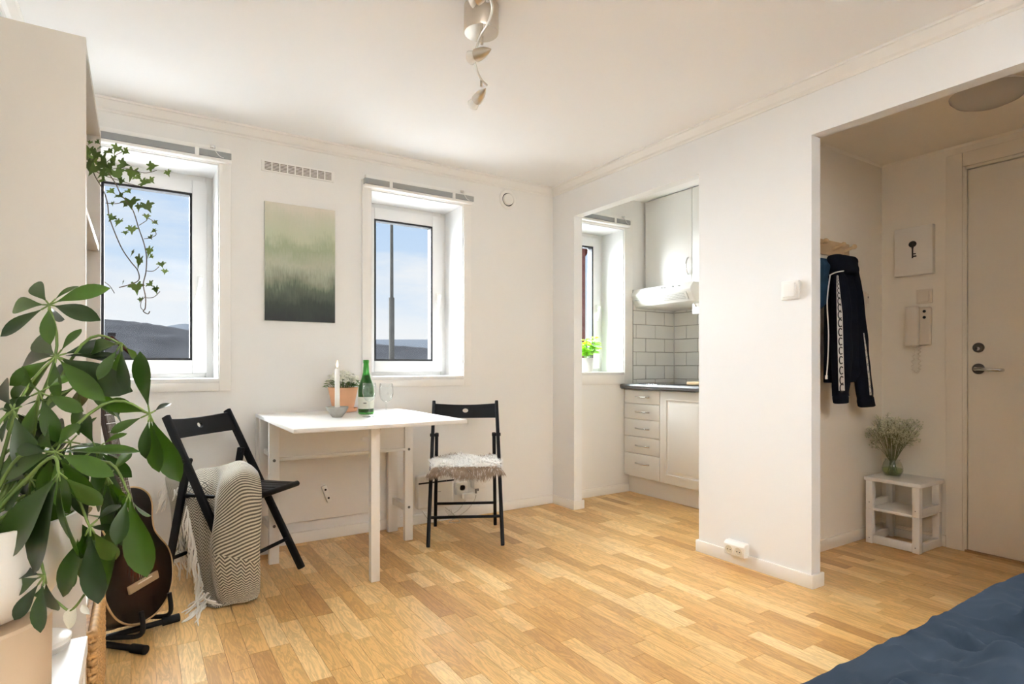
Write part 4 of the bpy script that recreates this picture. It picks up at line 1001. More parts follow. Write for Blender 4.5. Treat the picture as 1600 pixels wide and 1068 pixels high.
def blanket():
    t = thing('blanket', 'cream and black chevron woven blanket draped over the near chair', 'blanket', (.33, 2.70, 0))
    G = [[(300, 772, 2.86), (322, 765, 2.88), (342, 762, 2.90), (360, 762, 2.90), (382, 765, 2.92), (402, 770, 2.86)],
         [(278, 752, 2.76), (308, 735, 2.78), (334, 731, 2.76), (354, 727, 2.72), (378, 723, 2.70), (400, 736, 2.68)],
         [(284, 757, 2.66), (316, 748, 2.63), (342, 748, 2.60), (352, 738, 2.54), (380, 729, 2.55), (406, 748, 2.55)],
         [(290, 782, 2.60), (314, 776, 2.56), (338, 774, 2.54), (346, 762, 2.455), (376, 754, 2.46), (408, 776, 2.51)],
         [(296, 818, 2.58), (314, 814, 2.55), (334, 810, 2.53), (340, 806, 2.43), (374, 806, 2.44), (408, 820, 2.50)],
         [(302, 858, 2.56), (314, 858, 2.535), (328, 854, 2.52), (334, 850, 2.42), (374, 858, 2.43), (407, 866, 2.50)],
         [(312, 900, 2.53), (320, 900, 2.51), (332, 902, 2.49), (340, 902, 2.41), (376, 906, 2.425), (406, 908, 2.495)],
         [(318, 928, 2.50), (326, 930, 2.48), (338, 934, 2.455), (350, 936, 2.415), (380, 934, 2.425), (404, 926, 2.485)],
         [(322, 945, 2.42), (332, 948, 2.40), (346, 947, 2.405), (362, 944, 2.41), (384, 940, 2.43), (401, 934, 2.46)]]
    rows = surf([[aD(*q) for q in r] for r in G], 44, 84)
    for j, r in enumerate(rows):
        for i, p in enumerate(r):
            f = noise.noise(Vector((i * .16, j * .05, 2.2))) * .012 + noise.noise(Vector((i * .4, j * .11, 7.7))) * .004
            p += FV * f
            if p.z < .006: p.z = .006
    o = put('cloth', MB().grid(rows, uv=True), 'chevron_weave', t, smooth=180)
    sm = o.modifiers.new('thick', 'SOLIDIFY'); sm.thickness = .006; sm.offset = 0
    # folded layer behind, hanging from the rear corner of the seat
    G2 = [[(262, 738, 2.83), (285, 741, 2.80), (312, 746, 2.76)], [(258, 750, 2.74), (280, 756, 2.70), (304, 770, 2.66)], [(266, 790, 2.70), (284, 800, 2.66), (306, 805, 2.63)], [(268, 830, 2.69), (284, 840, 2.66), (308, 850, 2.63)], [(268, 858, 2.69), (284, 866, 2.66), (310, 880, 2.63)]]
    rows2 = surf([[aD(*q) for q in r] for r in G2], 16, 30)
    o2 = put('under_fold', MB().grid(rows2, uv=True), 'chevron_weave', t, smooth=180); sm = o2.modifiers.new('thick', 'SOLIDIFY'); sm.thickness = .005
    fr_ = MB(); rnd = random.Random(4)
    def strand(px_, py_, D, dx, dy, r=.0034, wob=3):
        p0 = aD(px_, py_, D); p3 = aD(px_ + dx, py_ + dy, D - .01)
        if p3.z < .004: p3 = aZ(px_ + dx, py_ + dy, .004)
        m1 = p0.lerp(p3, .35) + RV * rnd.uniform(-.004, .004) * wob - FV * .006; m2_ = p0.lerp(p3, .7) + RV * rnd.uniform(-.004, .004) * wob - FV * .004
        for q in (m1, m2_):
            if q.z < .004: q.z = .004
        fr_.tube(spline([p0, m1, m2_, p3], 8), [r * 1.0] * 6 + [r * .9, r * .5], 5)
    for k in range(34):   # along the left hem of the hanging part
        f = k / 33; x = 292 + 30 * f; y = 790 + 155 * f; strand(x, y, 2.555 - .10 * f, rnd.uniform(-7, 6) - (8 * f if f > .8 else 0), rnd.uniform(40, 54) if f < .7 else rnd.uniform(22, 34))
    for k in range(26): strand(rnd.uniform(270, 296), rnd.uniform(815, 868), 2.66, rnd.uniform(-6, 8), rnd.uniform(28, 46))
    for k in range(16): strand(rnd.uniform(258, 268), rnd.uniform(752, 760), 2.76, rnd.uniform(-18, -6), rnd.uniform(22, 44))
    for k in range(10): strand(rnd.uniform(272, 300), rnd.uniform(756, 765), 2.62, rnd.uniform(-6, 10), rnd.uniform(16, 28))
    for k in range(14): strand(rnd.uniform(318, 330), rnd.uniform(925, 946), 2.44, rnd.uniform(-40, -12), rnd.uniform(12, 30))
    for k in range(4): strand(rnd.uniform(318, 328), rnd.uniform(928, 940), 2.42, rnd.uniform(10, 26), rnd.uniform(2, 10))
    put('fringe', fr_, 'wool_white', t, kind='stuff', smooth=180)
blanket()

# ------------------------------------------------------------------ bookcase, basket, ivy
BX0, BX1, BY0, BY1, BZ = -.372, -.100, 1.647, 2.294, 1.747
bc = thing('bookcase', 'tall narrow white bookcase standing against the left wall', 'bookcase', ((BX0 + BX1) / 2, (BY0 + BY1) / 2, 0))
for yy in (BY0, BY1 - .018): put('side_panel', MB().box(BX0, BX1, yy, yy + .018, 0, BZ), 'shelf_white', bc, bevel=.001)
put('top_board', MB().box(BX0, BX1 - .001, BY0 + .018, BY1 - .018, BZ - .020, BZ - .001), 'shelf_white', bc)
put('back_panel', MB().box(BX0, BX0 + .006, BY0 + .018, BY1 - .018, .05, BZ - .02), 'shelf_white', bc)
SZ = (.085, .425, .745, 1.062, 1.380)
for z in SZ: put('shelf', MB().box(BX0 + .006, BX1 - .004, BY0 + .018, BY1 - .018, z - .018, z), 'shelf_white', bc, bevel=.001)
put('kick_board', MB().box(BX1 - .03, BX1 - .015, BY0 + .018, BY1 - .018, 0, SZ[0] - .018), 'shelf_white', bc)
def basket():
    x0, x1, y0, y1, z0, z1 = -.345, -.082, 1.675, 2.150, SZ[0] + .0015, .365
    t = thing('wicker_basket', 'woven tan wicker basket in the bottom of the bookcase', 'basket', ((x0 + x1) / 2, (y0 + y1) / 2, z0))
    put('wall', MB().rings([[(x0 + .012, y0 + .012, z0), (x1 - .012, y0 + .012, z0), (x1 - .012, y1 - .012, z0), (x0 + .012, y1 - .012, z0)], [(x0 + .008, y0 + .008, z1), (x1 - .010, y0 + .008, z1), (x1 - .010, y1 - .008, z1), (x0 + .008, y1 - .008, z1)]]), 'rattan', t)
    nrow = 15
    loop = []
    per = [(x1, y0, 0), (x1, y1, 0), (x0, y1, 0), (x0, y0, 0)]
    def pt(s):
        L = [y1 - y0, x1 - x0, y1 - y0, x1 - x0]; tot = sum(L); s = s % 1 * tot; k = 0
        while s > L[k]: s -= L[k]; k += 1
        a, b = Vector(per[k]), Vector(per[(k + 1) % 4]); n_ = [(1, 0, 0), (0, 1, 0), (-1, 0, 0), (0, -1, 0)][k]
        return a.lerp(b, s / L[k]), Vector(n_)
    for r in range(nrow):
        z = z0 + .010 + (z1 - z0 - .016) * r / (nrow - 1)
        for ph in (0, PI):
            pts = []
            for k in range(201):
                p, n_ = pt(k / 200 * .9999); w_ = math.sin(k / 200 * 74 * PI + ph + r * PI)
                pts.append(p - n_ * (.010 - .007 * w_) + Vector((0, 0, z + .005 * math.cos(k / 200 * 74 * PI + ph))))
            loop.append(pts)
    for i in range(0, len(loop), 2):
        m_ = MB(); m_.tube(loop[i], .0055, 5); m_.tube(loop[i + 1], .0055, 5); put('woven_row', m_, 'rattan', t, smooth=180)
    rim = MB(); rim.tube([pt(k / 80 * .9999)[0] - pt(k / 80 * .9999)[1] * .008 + Vector((0, 0, z1 + .004)) for k in range(81)], .010, 8); put('rim', rim, 'rattan', t, smooth=180)
basket()
def ivy():
    c = Vector((-.165, 1.752, SZ[4]))
    t = thing('hanging_ivy', 'trailing ivy in a white pot on the upper bookcase shelf', 'plant', c)
    put('pot', MB().lathe([(.040, 0.001), (.044, .002), (.058, .105), (.060, .108), (.060, .118), (.055, .118), (.053, .104), (.001, .102)], 32, c), 'ceramic_white', t, smooth=40)
    st = MB(); Yp = 1.84
    q = lambda x, y, d=0: aY(x, y, Yp + d)
    root = c + Vector((.02, .02, .11))
    paths = [[(149, 276), (162, 298), (168, 318), (172, 343), (189, 385), (204, 408), (215, 422), (217, 437), (204, 444), (186, 449)],
             [(177, 281), (189, 304), (196, 312), (208, 329), (217, 357), (225, 380), (229, 402), (228, 425), (224, 444), (227.5, 464), (227, 481), (224, 486), (231, 490), (234, 486)],
             [(229, 423), (240, 423), (249, 416)], [(228, 465), (240, 464), (250, 455)], [(217, 352), (228, 345), (232, 341), (243, 348)], [(189, 363), (200, 360), (206, 352)], [(225, 373), (236, 371), (244, 366), (240, 358)],
             [(150, 268), (190, 262), (225, 270), (245, 266)], [(150, 262), (185, 240), (200, 236)], [(150, 268), (200, 286), (225, 292)], [(165, 317), (180, 318), (192, 316)], [(163, 440), (172, 447), (179, 458)], [(228, 462), (221, 470), (220, 480), (225, 485)]]
    for k, pth in enumerate(paths):
        P = [q(x, y, .01 * (k % 3)) for x, y in pth]
        if k in (0, 1, 7, 8, 9): P = [root, root.lerp(P[0], .5) + Vector((.01, 0, .03))] + P
        st.tube(spline(P, 12 + 4 * len(P)), .0014 if k < 2 else .0009, 5)
    put('vines', st, 'stem_brown', t, smooth=180)
    shp = [(0, -.05), (-.30, -.38), (-.42, -.30), (-.36, -.08), (-.62, -.02), (-.74, .16), (-.42, .22), (-.34, .42), (-.16, .52), (0, 1.0), (.16, .52), (.34, .42), (.42, .22), (.74, .16), (.62, -.02), (.36, -.08), (.42, -.30), (.30, -.38)]
    mes = []
    for b_ in (.0, .25):
        m_ = MB(); vs_ = [(y + .38, x, .10 * abs(x) - b_ * (y + .3) ** 2 * .35) for x, y in shp] + [(.42, 0, -.02)]
        m_.add(vs_, [(i, (i + 1) % 18, 18) for i in range(18)]); me = m_.mesh('leaf', smooth=180); me.materials.append(MATS['leaf_ivy']); mes.append(me)
    rnd = random.Random(8)
    top = [(236, 260, 17), (207, 269, 23), (191, 256, 17), (224, 285, 17), (235, 281, 13), (159, 253, 27), (182, 270, 22), (140, 234, 16), (170, 236, 15), (183, 231, 15), (196, 236, 12), (262, 269, 11), (147, 262, 22), (162, 270, 18), (137, 256, 20), (150, 240, 18), (174, 255, 18), (168, 262, 20), (141, 222, 8), (152, 221, 8), (146, 246, 20), (190, 282, 14), (178, 247, 16), (214, 276, 14), (154, 232, 14), (133, 240, 16), (160, 280, 14)]
    low = [(173, 298, 12), (187, 305, 14), (200, 298, 11), (204, 315, 24), (217, 322, 14), (229.5, 321, 19), (175, 339, 13), (186, 346, 16), (206, 357, 15), (196, 363, 8), (229, 337, 10), (242, 347, 9), (241, 360, 10), (235, 370, 9), (234, 391, 19), (208, 394, 13), (218, 406, 22), (252, 412, 12), (257.5, 423, 9), (193, 440, 8), (213, 447, 20), (234, 443, 12), (243.5, 451, 14), (220, 467, 10), (176, 317, 8), (237, 400, 8), (196, 320, 8)]
    for k, (x, y, s) in enumerate(top + low):
        hi = k < len(top); Yd = (.05 * rnd.uniform(-1, 1) - (.04 if x < 160 else 0)) if hi else .02 * rnd.uniform(-1, 1)
        p = q(x, y, Yd); D = (p - C0).dot(FV); L = s * D / FPX / 1.18
        a = rnd.uniform(-2.6, -.5) if not hi else rnd.uniform(-2.4, .3); d = RV * math.cos(a) + UV * math.sin(a) - FV * rnd.uniform(-.2, .5); d.normalize()
        nrm = -FV * rnd.uniform(.5, 1) + UV * rnd.uniform(.1, .9) + RV * rnd.uniform(-.5, .5)
        inst('leaf', mes[k % 2], leaf_matrix(p - d * L * .5, p + d * L * .5, nrm, L), t)
ivy()

# ------------------------------------------------------------------ low table with the umbrella plant in front
LTZ = .450
ltb = thing('low_table', 'low white table beside the bookcase in the foreground', 'table', (-.24, 1.0, 0))
put('top', MB().box(-.392, -.086, .50, 1.469, LTZ - .035, LTZ), 'furniture_white', ltb, bevel=.002)
for (x, y) in ((-.385, .51), (-.125, .51), (-.385, 1.425), (-.125, 1.425)): put('leg', MB().box(x, x + .035, y, y + .035, 0, LTZ - .035), 'furniture_white', ltb, bevel=.002)
dc = aZ(62, 1016, LTZ)
ds = thing('round_dish', 'small flat white round dish on the low table', 'dish', (dc.x, dc.y, LTZ))
put('base', MB().lathe([(.044, 0), (.047, .004), (.048, .010), (.046, .012)], 36, (dc.x, dc.y, LTZ)), mat('dish_grey', (.55, .53, .50), .4), ds, smooth=40)
put('lid', MB().lathe([(.047, .012), (.050, .016), (.050, .022), (.042, .026), (.001, .027)], 36, (dc.x, dc.y, LTZ)), 'ceramic_white', ds, smooth=40)
PX, PY = -.222, 1.150
stand = MB().lathe([(.104, 0), (.108, .003), (.110, .170), (.106, .174), (.001, .174)], 48, (PX, PY, LTZ))
solo('plant_stand', stand, 'planter_beige', 'beige cylinder stand under the white plant bowl', 'plant stand', (PX, PY, LTZ), smooth=40)
def umbrella_plant():
    zb = LTZ + .1745; c = Vector((PX + .012, PY, zb))
    t = thing('umbrella_plant', 'glossy green umbrella plant in a white bowl in the foreground', 'plant', c)
    put('bowl', MB().lathe([(.060, 0), (.085, .012), (.120, .055), (.135, .105), (.136, .150), (.131, .150), (.128, .105), (.001, .100)], 48, c), 'ceramic_white', t, smooth=50)
    put('soil', MB().lathe([(.129, .112), (.001, .118)], 30, c), 'soil', t)
    me = [leaf_mesh('leaflet', w_, 'leaf_dark', b_, .22, 9, 'obovate') for w_, b_ in ((.215, .05), (.235, .16), (.20, .26))]
    rnd = random.Random(17); sm = MB(); root = c + Vector((0, 0, .11))
    hubs = []
    def hub(px_, py_, D, tips, nrm=None, fill=0, L=.085, via=None):
        h = aD(px_, py_, D)
        mid = via if via is not None else root.lerp(h, .55) + Vector((0, 0, .05))
        sm.tube(spline([root + Vector((rnd.uniform(-.02, .02), rnd.uniform(-.02, .02), 0)), mid, h], 14), [.0034 - .0018 * k / 13 for k in range(14)], 6)
        for tp in tips:
            tx, ty = tp[0], tp[1]; dd = tp[2] if len(tp) > 2 else rnd.uniform(-.03, .03); vr = tp[3] if len(tp) > 3 else rnd.randrange(3)
            T = aD(tx, ty, D + dd); dirn = (T - h).normalized(); B = h + dirn * .014; sm.tube([h, B], .0014, 5)
            n_ = (nrm if nrm is not None else (UV * rnd.uniform(.1, .7) - FV * rnd.uniform(.6, 1.2) + RV * rnd.uniform(-.45, .45)))
            inst('leaflet', me[vr], leaf_matrix(B, T, n_), t)
        for k in range(fill):
            a = rnd.random() * 2 * PI; dirn = (RV * math.cos(a) * .8 + FV * abs(math.sin(a)) + UV * rnd.uniform(-.9, .1)).normalized(); B = h + dirn * .014
            inst('leaflet', me[rnd.randrange(3)], leaf_matrix(B, B + dirn * L * rnd.uniform(.8, 1.1), UV + RV * rnd.uniform(-.3, .3) - FV * .3), t)
    hub(77, 476, .98, [(46, 437, .03), (117, 440, .03), (158, 444, .0), (141, 489, -.03), (70, 526, -.05), (-2, 524, -.02), (0, 474, .02), (84, 500, .06)], via=aD(82, 575, .96))
    hub(88, 556, .94, [(175, 532, .03), (192, 612, -.02), (146, 620, -.03), (126, 512, .04), (52, 526, .06), (40, 530, .08), (80, 616, -.04), (10, 600, -.03), (4, 560, .05), (170, 585, .04, 1)], fill=4)
    hub(190, 536, .93, [(152, 592, -.03, 0), (192, 612, -.02, 1), (176, 618, .03), (214, 560, .04), (132, 545, .04)], via=aD(120, 548, .95))
    hub(234, 646, .95, [(163, 627, .01, 0), (171, 675, -.02, 0), (221, 714, -.03, 1), (246, 738, -.01, 0), (279, 753, .0, 0), (216, 549, -.01, 0), (266, 628, .05, 0)], via=aD(150, 638, .93))
    hub(86, 706, .84, [(-5, 738, .03), (164, 736, -.02), (150, 690, .06), (48, 660, .06), (120, 655, .05), (20, 700, .0), (150, 790, -.01), (96, 800, -.03)], fill=4)
    hub(92, 738, .78, [(44, 897, .02, 0), (-6, 872, .02, 0), (102, 880, .06), (160, 790, .05)], via=aD(70, 720, .80))
    hub(140, 822, .84, [(84, 934, -.02), (150, 945, .0), (182, 880, .04), (188, 780, .05), (120, 905, .03), (172, 820, .07), (120, 760, .05)], via=aD(90, 760, .84))
    hub(168, 745, .92, [(176, 860, .02), (205, 795, .03), (140, 700, .05), (206, 700, .04), (196, 830, .05), (150, 800, .02)], via=aD(120, 720, .90))
    hub(201, 770, .90, [(147, 942, -.01, 0), (227, 903, .0, 0), (180, 850, -.03), (222, 812, .04), (170, 800, .05)], via=aD(150, 722, .90))
    hub(40, 700, .96, [(0, 640, .0), (90, 660, .02), (100, 735, .0), (30, 775, -.02), (-6, 745, .02), (62, 790, .0)], fill=5)
    hub(110, 800, .96, [(60, 850, .0), (150, 860, .0), (170, 770, .02), (90, 740, .03), (100, 890, .0), (40, 800, .02)], fill=4)
    hub(60, 840, .90, [(0, 900, .0), (20, 800, .02), (110, 830, .02), (90, 920, .0), (40, 930, .0)], fill=4)
    hub(125, 600, 1.0, [(60, 640, .0), (180, 640, .02), (150, 570, .02), (70, 570, .03), (120, 680, .0)], fill=3)
    hub(70, 898, .80, [(54, 990, -.02), (16, 973, -.02), (6, 925, .02), (80, 965, .02), (-4, 890, .03)], via=aD(40, 850, .82))
    hub(20, 640, .88, [(-5, 690, .0), (60, 700, .03), (70, 620, .05), (-5, 590, .04), (36, 590, .06), (50, 740, -.02)], fill=5)
    hub(30, 780, .92, [(-4, 850, .0), (70, 850, .03), (80, 770, .05), (-5, 730, .05), (40, 880, .02)], fill=5)
    hub(110, 690, .98, [(170, 700, .03), (60, 760, .03), (150, 650, .04), (110, 760, .0), (70, 650, .05)], fill=5)
    hub(62, 612, .90, [(2, 640, .0), (20, 575, .03), (112, 585, .03), (126, 640, .0), (88, 690, -.02), (36, 690, -.02)], via=aD(40, 720, .90))
    hub(48, 748, .86, [(-6, 800, .0), (8, 700, .03), (92, 690, .03), (128, 770, .0), (98, 842, .02), (26, 850, .02), (-4, 740, .04)], via=aD(35, 800, .88))
    hub(150, 700, .97, [(205, 745, .0), (196, 672, .03), (120, 640, .03), (112, 722, .0), (160, 780, -.02), (190, 800, .02)], via=aD(110, 730, .95))
    hub(24, 868, .84, [(-6, 930, .0), (60, 935, -.01), (84, 880, .02), (50, 815, .03), (-4, 820, .03)], via=aD(20, 860, .86))
    hub(122, 850, .90, [(100, 925, .0), (160, 915, .0), (178, 840, .03), (90, 800, .03), (70, 880, .0)], via=aD(90, 800, .90))
    for (x, y, x2, y2) in ((118, 948, 104, 984), (128, 944, 139, 960)):
        me2 = leaf_mesh('bud_leaf', .30, 'flower_white', .1, .4, 6)
        inst('pale_leaflet', me2, leaf_matrix(aD(x, y, .86), aD(x2, y2, .86), -FV + UV * .3), t)
    sm.tube(spline([aD(74, 928, .84), aD(92, 942, .85), aD(107, 953, .86), aD(118, 947, .86), aD(132, 928, .87)], 16), .0018, 5)
    put('stems', sm, 'stem_green', t, smooth=180)
umbrella_plant()

# ------------------------------------------------------------------ guitar on its stand
def guitar():
    n_h = Vector((.84, -.54, 0)).normalized(); a = Vector((.54, .84, 0)).normalized(); tl = math.radians(12)
    b = UV * math.cos(tl) - n_h * math.sin(tl); n_ = n_h * math.cos(tl) + UV * math.sin(tl)
    B0 = aD(219, 893, 2.17) - b * .175
    W = lambda u, v, w_: B0 + a * u + b * v + n_ * w_
    ctrl = [(0, .0), (.004, .05), (.03, .120), (.08, .170), (.15, .194), (.21, .186), (.26, .150), (.30, .128), (.345, .130), (.40, .146), (.44, .136), (.47, .100), (.485, .055), (.49, .0)]
    Pc = [Vector((w_, v, 0)) for v, w_ in ctrl]; half = [cubic(Pc, k / 47) for k in range(48)]
    out = [(p.x, p.y) for p in half] + [(-p.x, p.y) for p in reversed(half[1:-1])]
    t = thing('acoustic_guitar', 'dark sunburst acoustic guitar leaning on a floor stand', 'guitar', (B0.x, B0.y, 0))
    dep = .100
    sd_ = MB(); sd_.rings([[W(u, v, -dep) for u, v in out], [W(u, v, -.002) for u, v in out]], cap=True); put('body', sd_, 'guitar_side', t, smooth=40)
    m = bpy.data.materials.new('sunburst'); m.use_nodes = True; tt = m.node_tree; bs = tt.nodes['Principled BSDF']; bs.inputs['Roughness'].default_value = .25; bs.inputs['Specular IOR Level'].default_value = .25
    uvn = N(tt, 'ShaderNodeTexCoord'); sp = N(tt, 'ShaderNodeSeparateXYZ'); tt.links.new(uvn.outputs['UV'], sp.inputs[0])
    r = ramp(tt, [(0, (.060, .016, .007)), (.40, (.028, .008, .004)), (.75, (.008, .003, .002)), (1, (.006, .003, .002))]); tt.links.new(sp.outputs[0], r.inputs[0])
    wv = N(tt, 'ShaderNodeTexWave', Scale=30.0, Distortion=3.0); tt.links.new(uvn.outputs['Object'], wv.inputs['Vector']); mm = N(tt, 'ShaderNodeMixRGB', blend_type='MULTIPLY'); mm.inputs[0].default_value = .3
    tt.links.new(r.outputs[0], mm.inputs[1]); tt.links.new(wv.outputs[0], mm.inputs[2]); tt.links.new(mm.outputs[0], bs.inputs['Base Color']); MATS['sunburst'] = m
    tp = MB(); nn = len(out); lv = [1, .9, .75, .5, .25]; vs_ = []; fs = []; uvs = []
    for l in lv: vs_ += [W(u * l, .2 + (v - .2) * l, 0) for u, v in out]
    vs_.append(W(0, .2, 0))
    for i in range(len(lv) - 1):
        for k in range(nn):
            fs.append((i * nn + k, i * nn + (k + 1) % nn, (i + 1) * nn + (k + 1) % nn, (i + 1) * nn + k)); uvs.append([(lv[i], 0), (lv[i], 0), (lv[i + 1], 0), (lv[i + 1], 0)])
    for k in range(nn): fs.append(((len(lv) - 1) * nn + k, (len(lv) - 1) * nn + (k + 1) % nn, len(lv) * nn)); uvs.append([(.25, 0), (.25, 0), (0, 0)])
    tp.add(vs_, fs, uvs); put('soundboard', tp, 'sunburst', t, smooth=180)
    bd = MB(); bd.tube([W(u, v, -.001) for u, v in out] + [W(*out[0], -.001)], .0038, 6); put('binding', bd, 'binding', t, smooth=180)
    bdb = MB(); bdb.tube([W(u, v, -dep) for u, v in out] + [W(*out[0], -dep)], .003, 6); put('back_binding', bdb, 'guitar_side', t, smooth=180)
    put('sound_hole', MB().lathe([(.050, .0006), (.001, .0008)], 32, W(0, .325, 0), n_), 'dark_hole', t)
    put('rosette', MB().lathe([(.060, .0003), (.060, .0008), (.051, .0008), (.051, .0003)], 32, W(0, .325, 0), n_, cap=False), 'binding', t)
    bg = MB(); bg.bar(W(-.085, .135, .005), W(.085, .135, .005), .010, .030, b); brd = put('bridge', bg, mat('bridge_wood', (.36, .26, .15), .45), t, bevel=.003)
    sdl = MB(); sdl.bar(W(-.040, .142, .011), W(.040, .142, .011), .005, .004, b); put('saddle', sdl, 'ivory', brd)
    nk = MB(); nk.rings([[W(u, v, w_) for u, w_ in ((-.024 - .004 * (1 - f), .004), (.024 + .004 * (1 - f), .004), (.018, -.016), (-.018, -.016))] for f, v in ((0, .40), (1, .84))]); put('neck', nk, 'guitar_side', t)
    fb = MB(); fb.rings([[W(u, v, w_) for u, w_ in ((-hw, .004), (hw, .004), (hw, .010), (-hw, .010))] for hw, v in ((.028, .385), (.0225, .84))]); fbo = put('fingerboard', fb, 'fretboard', t)
    frm = MB()
    for k in range(1, 17):
        v = .84 - (.65 * (1 - 2 ** (-k / 12))); frm.bar(W(-.0255, v, .0105), W(.0255, v, .0105), .0018, .0018, n_)
    put('frets', frm, 'chrome', fbo, kind='stuff')
    hdm = MB(); hdm.prism([W(u, v, -.010 - (v - .84) * .2) for u, v in ((-.024, .84), (.024, .84), (.035, .88), (.038, .99), (.020, 1.01), (-.020, 1.01), (-.038, .99), (-.035, .88))], n_ * .014); put('headstock', hdm, 'guitar_side', t, bevel=.002)
    for s in (-1, 1):
        for k in range(3):
            pg = MB(); pg.tube([W(s * .036, .895 + k * .035, -.012), W(s * .055, .895 + k * .035, -.014)], .004, 8); pg.sphere(W(s * .060, .895 + k * .035, -.014), .008, 8, 5); put('tuning_peg', pg, 'chrome', t, smooth=60)
    stg = MB()
    for k in range(6): stg.tube([W(-.026 + .0104 * k, .140, .013), W(-.017 + .0068 * k, .84, .013)], .0005, 4)
    put('strings', stg, 'chrome', t, kind='stuff')
    # strap pin
    put('strap_pin', MB().lathe([(.005, 0), (.004, .012), (.009, .016), (.009, .020), (.001, .021)], 12, W(.115, .035, -.05), (a * .7 - b * .7)), 'chrome', t, smooth=40)
    # stand
    s = thing('guitar_stand', 'black tubular guitar stand on the parquet', 'guitar stand', (-.03, 2.52, 0))
    f1, f2 = Vector((.136, 2.625, .016)), Vector((.023, 2.385, .016)); back = Vector((-.145, 2.56, .016)); hubp = Vector((-.125, 2.545, .075))
    for f in (f1, f2):
        d = (f - back).normalized()
        base = put('foot_tube', MB().tube([back + d * .02, f - d * .05], .0105, 12), 'rubber_black', s, smooth=50)
        put('rubber_cap', MB().tube([f - d * .058, f], .0155, 14), 'rubber_black', base, smooth=40)
    put('post', MB().tube(spline([back, back + Vector((0, 0, .1)), back + Vector((-.02, .01, .35)), back + Vector((-.045, .02, .62))], 14), .0105, 12), 'rubber_black', s, smooth=50)
    for sg in (-1, 1):
        e0 = W(sg * .085, .004, -dep - .035); e1 = W(sg * .085, -.022, -dep * .5); e2 = W(sg * .085, -.022, .020); e3 = W(sg * .085, .055, .034)
        put('cradle_arm', MB().tube(spline([back + Vector((0, 0, .10)), e0, e1, e2, e3], 26), .0085, 10), 'rubber_black', s, smooth=60)
guitar()

# ------------------------------------------------------------------ ceiling spotlight bar
def spot_bar():
    c = Vector((1.030, 1.813, 0)); t = thing('ceiling_spotlights', 'brushed steel ceiling lamp with a wavy spotlight bar', 'lamp', (c.x, c.y, 2.05))
    put('canopy', MB().lathe([(.0615, ZC), (.0620, 2.186), (.0600, 2.180), (.001, 2.176)], 48, c), 'steel', t, smooth=40)
    zb = 2.138; far = [(767, 0), (769, 15), (762, 37), (752, 54), (745, 73), (742, 94), (745, 109), (752, 124), (760.5, 133)]
    P = [aZ(x, y, zb) for x, y in far]; ax = (P[-1] - P[0]); ax.z = 0; ax.normalize(); cross = Vector((-ax.y, ax.x, 0))
    near = []
    for k in range(1, 6): near.append(P[0] - ax * .085 * k + cross * (.022 * math.sin(k * 1.15)))
    pts = spline(list(reversed(near)) + P, 70)
    put('wavy_bar', MB().tube(pts, .0048, 10), 'steel', t, smooth=60)
    put('bar_mount', MB().tube([Vector((P[3].x, P[3].y, 2.176)), Vector((P[3].x, P[3].y, zb))], .006, 10), 'steel', t, smooth=50)
    def head(bp, stem_end, tip, mouth, label=None):
        h = put('stem', MB().tube([bp, stem_end], .0050, 10), 'steel', t, smooth=50)
        d = (mouth - tip).normalized(); L = (mouth - tip).length
        sh_ = MB().lathe([(.002, 0), (.010, L * .18), (.0175, L * .40), (.0215, L * .66), (.0225, L * .86), (.0205, L * .86), (.0195, L * .7)], 24, tip, d, cap=False); put('spot_shade', sh_, 'steel', h, smooth=60)
        put('bulb', MB().lathe([(.0150, L * .84), (.0170, L * .96), (.0225, L * 1.16), (.0240, L * 1.24), (.0225, L * 1.26), (.001, L * 1.20)], 20, tip, d), 'clear_bulb', h, smooth=60)
        put('bulb_ring', MB().lathe([(.0195, L * .80), (.0195, L * .885)], 20, tip, d), 'dark_metal', h, smooth=40)
    mat('clear_bulb', (.90, .90, .88), .12)
    D1 = aZ(753, 57, zb); head(D1, D1 + Vector((0, 0, -.028)), aZ(767, 77, 2.100), aZ(741, 88, 2.100))
    D2 = aZ(752, 125, zb); head(D2, D2 + Vector((0, 0, -.026)), aZ(759, 138, 2.100), aZ(742.5, 159, 2.080))
    D0 = aZ(762, -8, zb); head(D0, D0 + Vector((0, 0, -.022)), aZ(764, -12, 2.105), aZ(741, -3, 2.100))
    D3 = near[3]; m3_ = D3 + Vector((-.01, -.03, .015)); head(D3, D3 + Vector((0, 0, -.026)), D3 + Vector((.01, .02, -.045)), m3_)
    ld = bpy.data.lights.new('spot_bulb', 'SPOT'); ld.energy = BULB_W; ld.spot_size = math.radians(150); ld.spot_blend = .8; ld.shadow_soft_size = .02; ld.color = (1.0, .98, .95)
    lo = bpy.data.objects.new('spot_bulb', ld); COL.objects.link(lo); lo.parent = t; lo.location = m3_ + (m3_ - (D3 + Vector((.01, .02, -.045)))).normalized() * .048 - Vector((c.x, c.y, 2.05)); lo.rotation_euler = Vector((-.1, -.35, 1)).to_track_quat('-Z', 'Y').to_euler()
spot_bar()

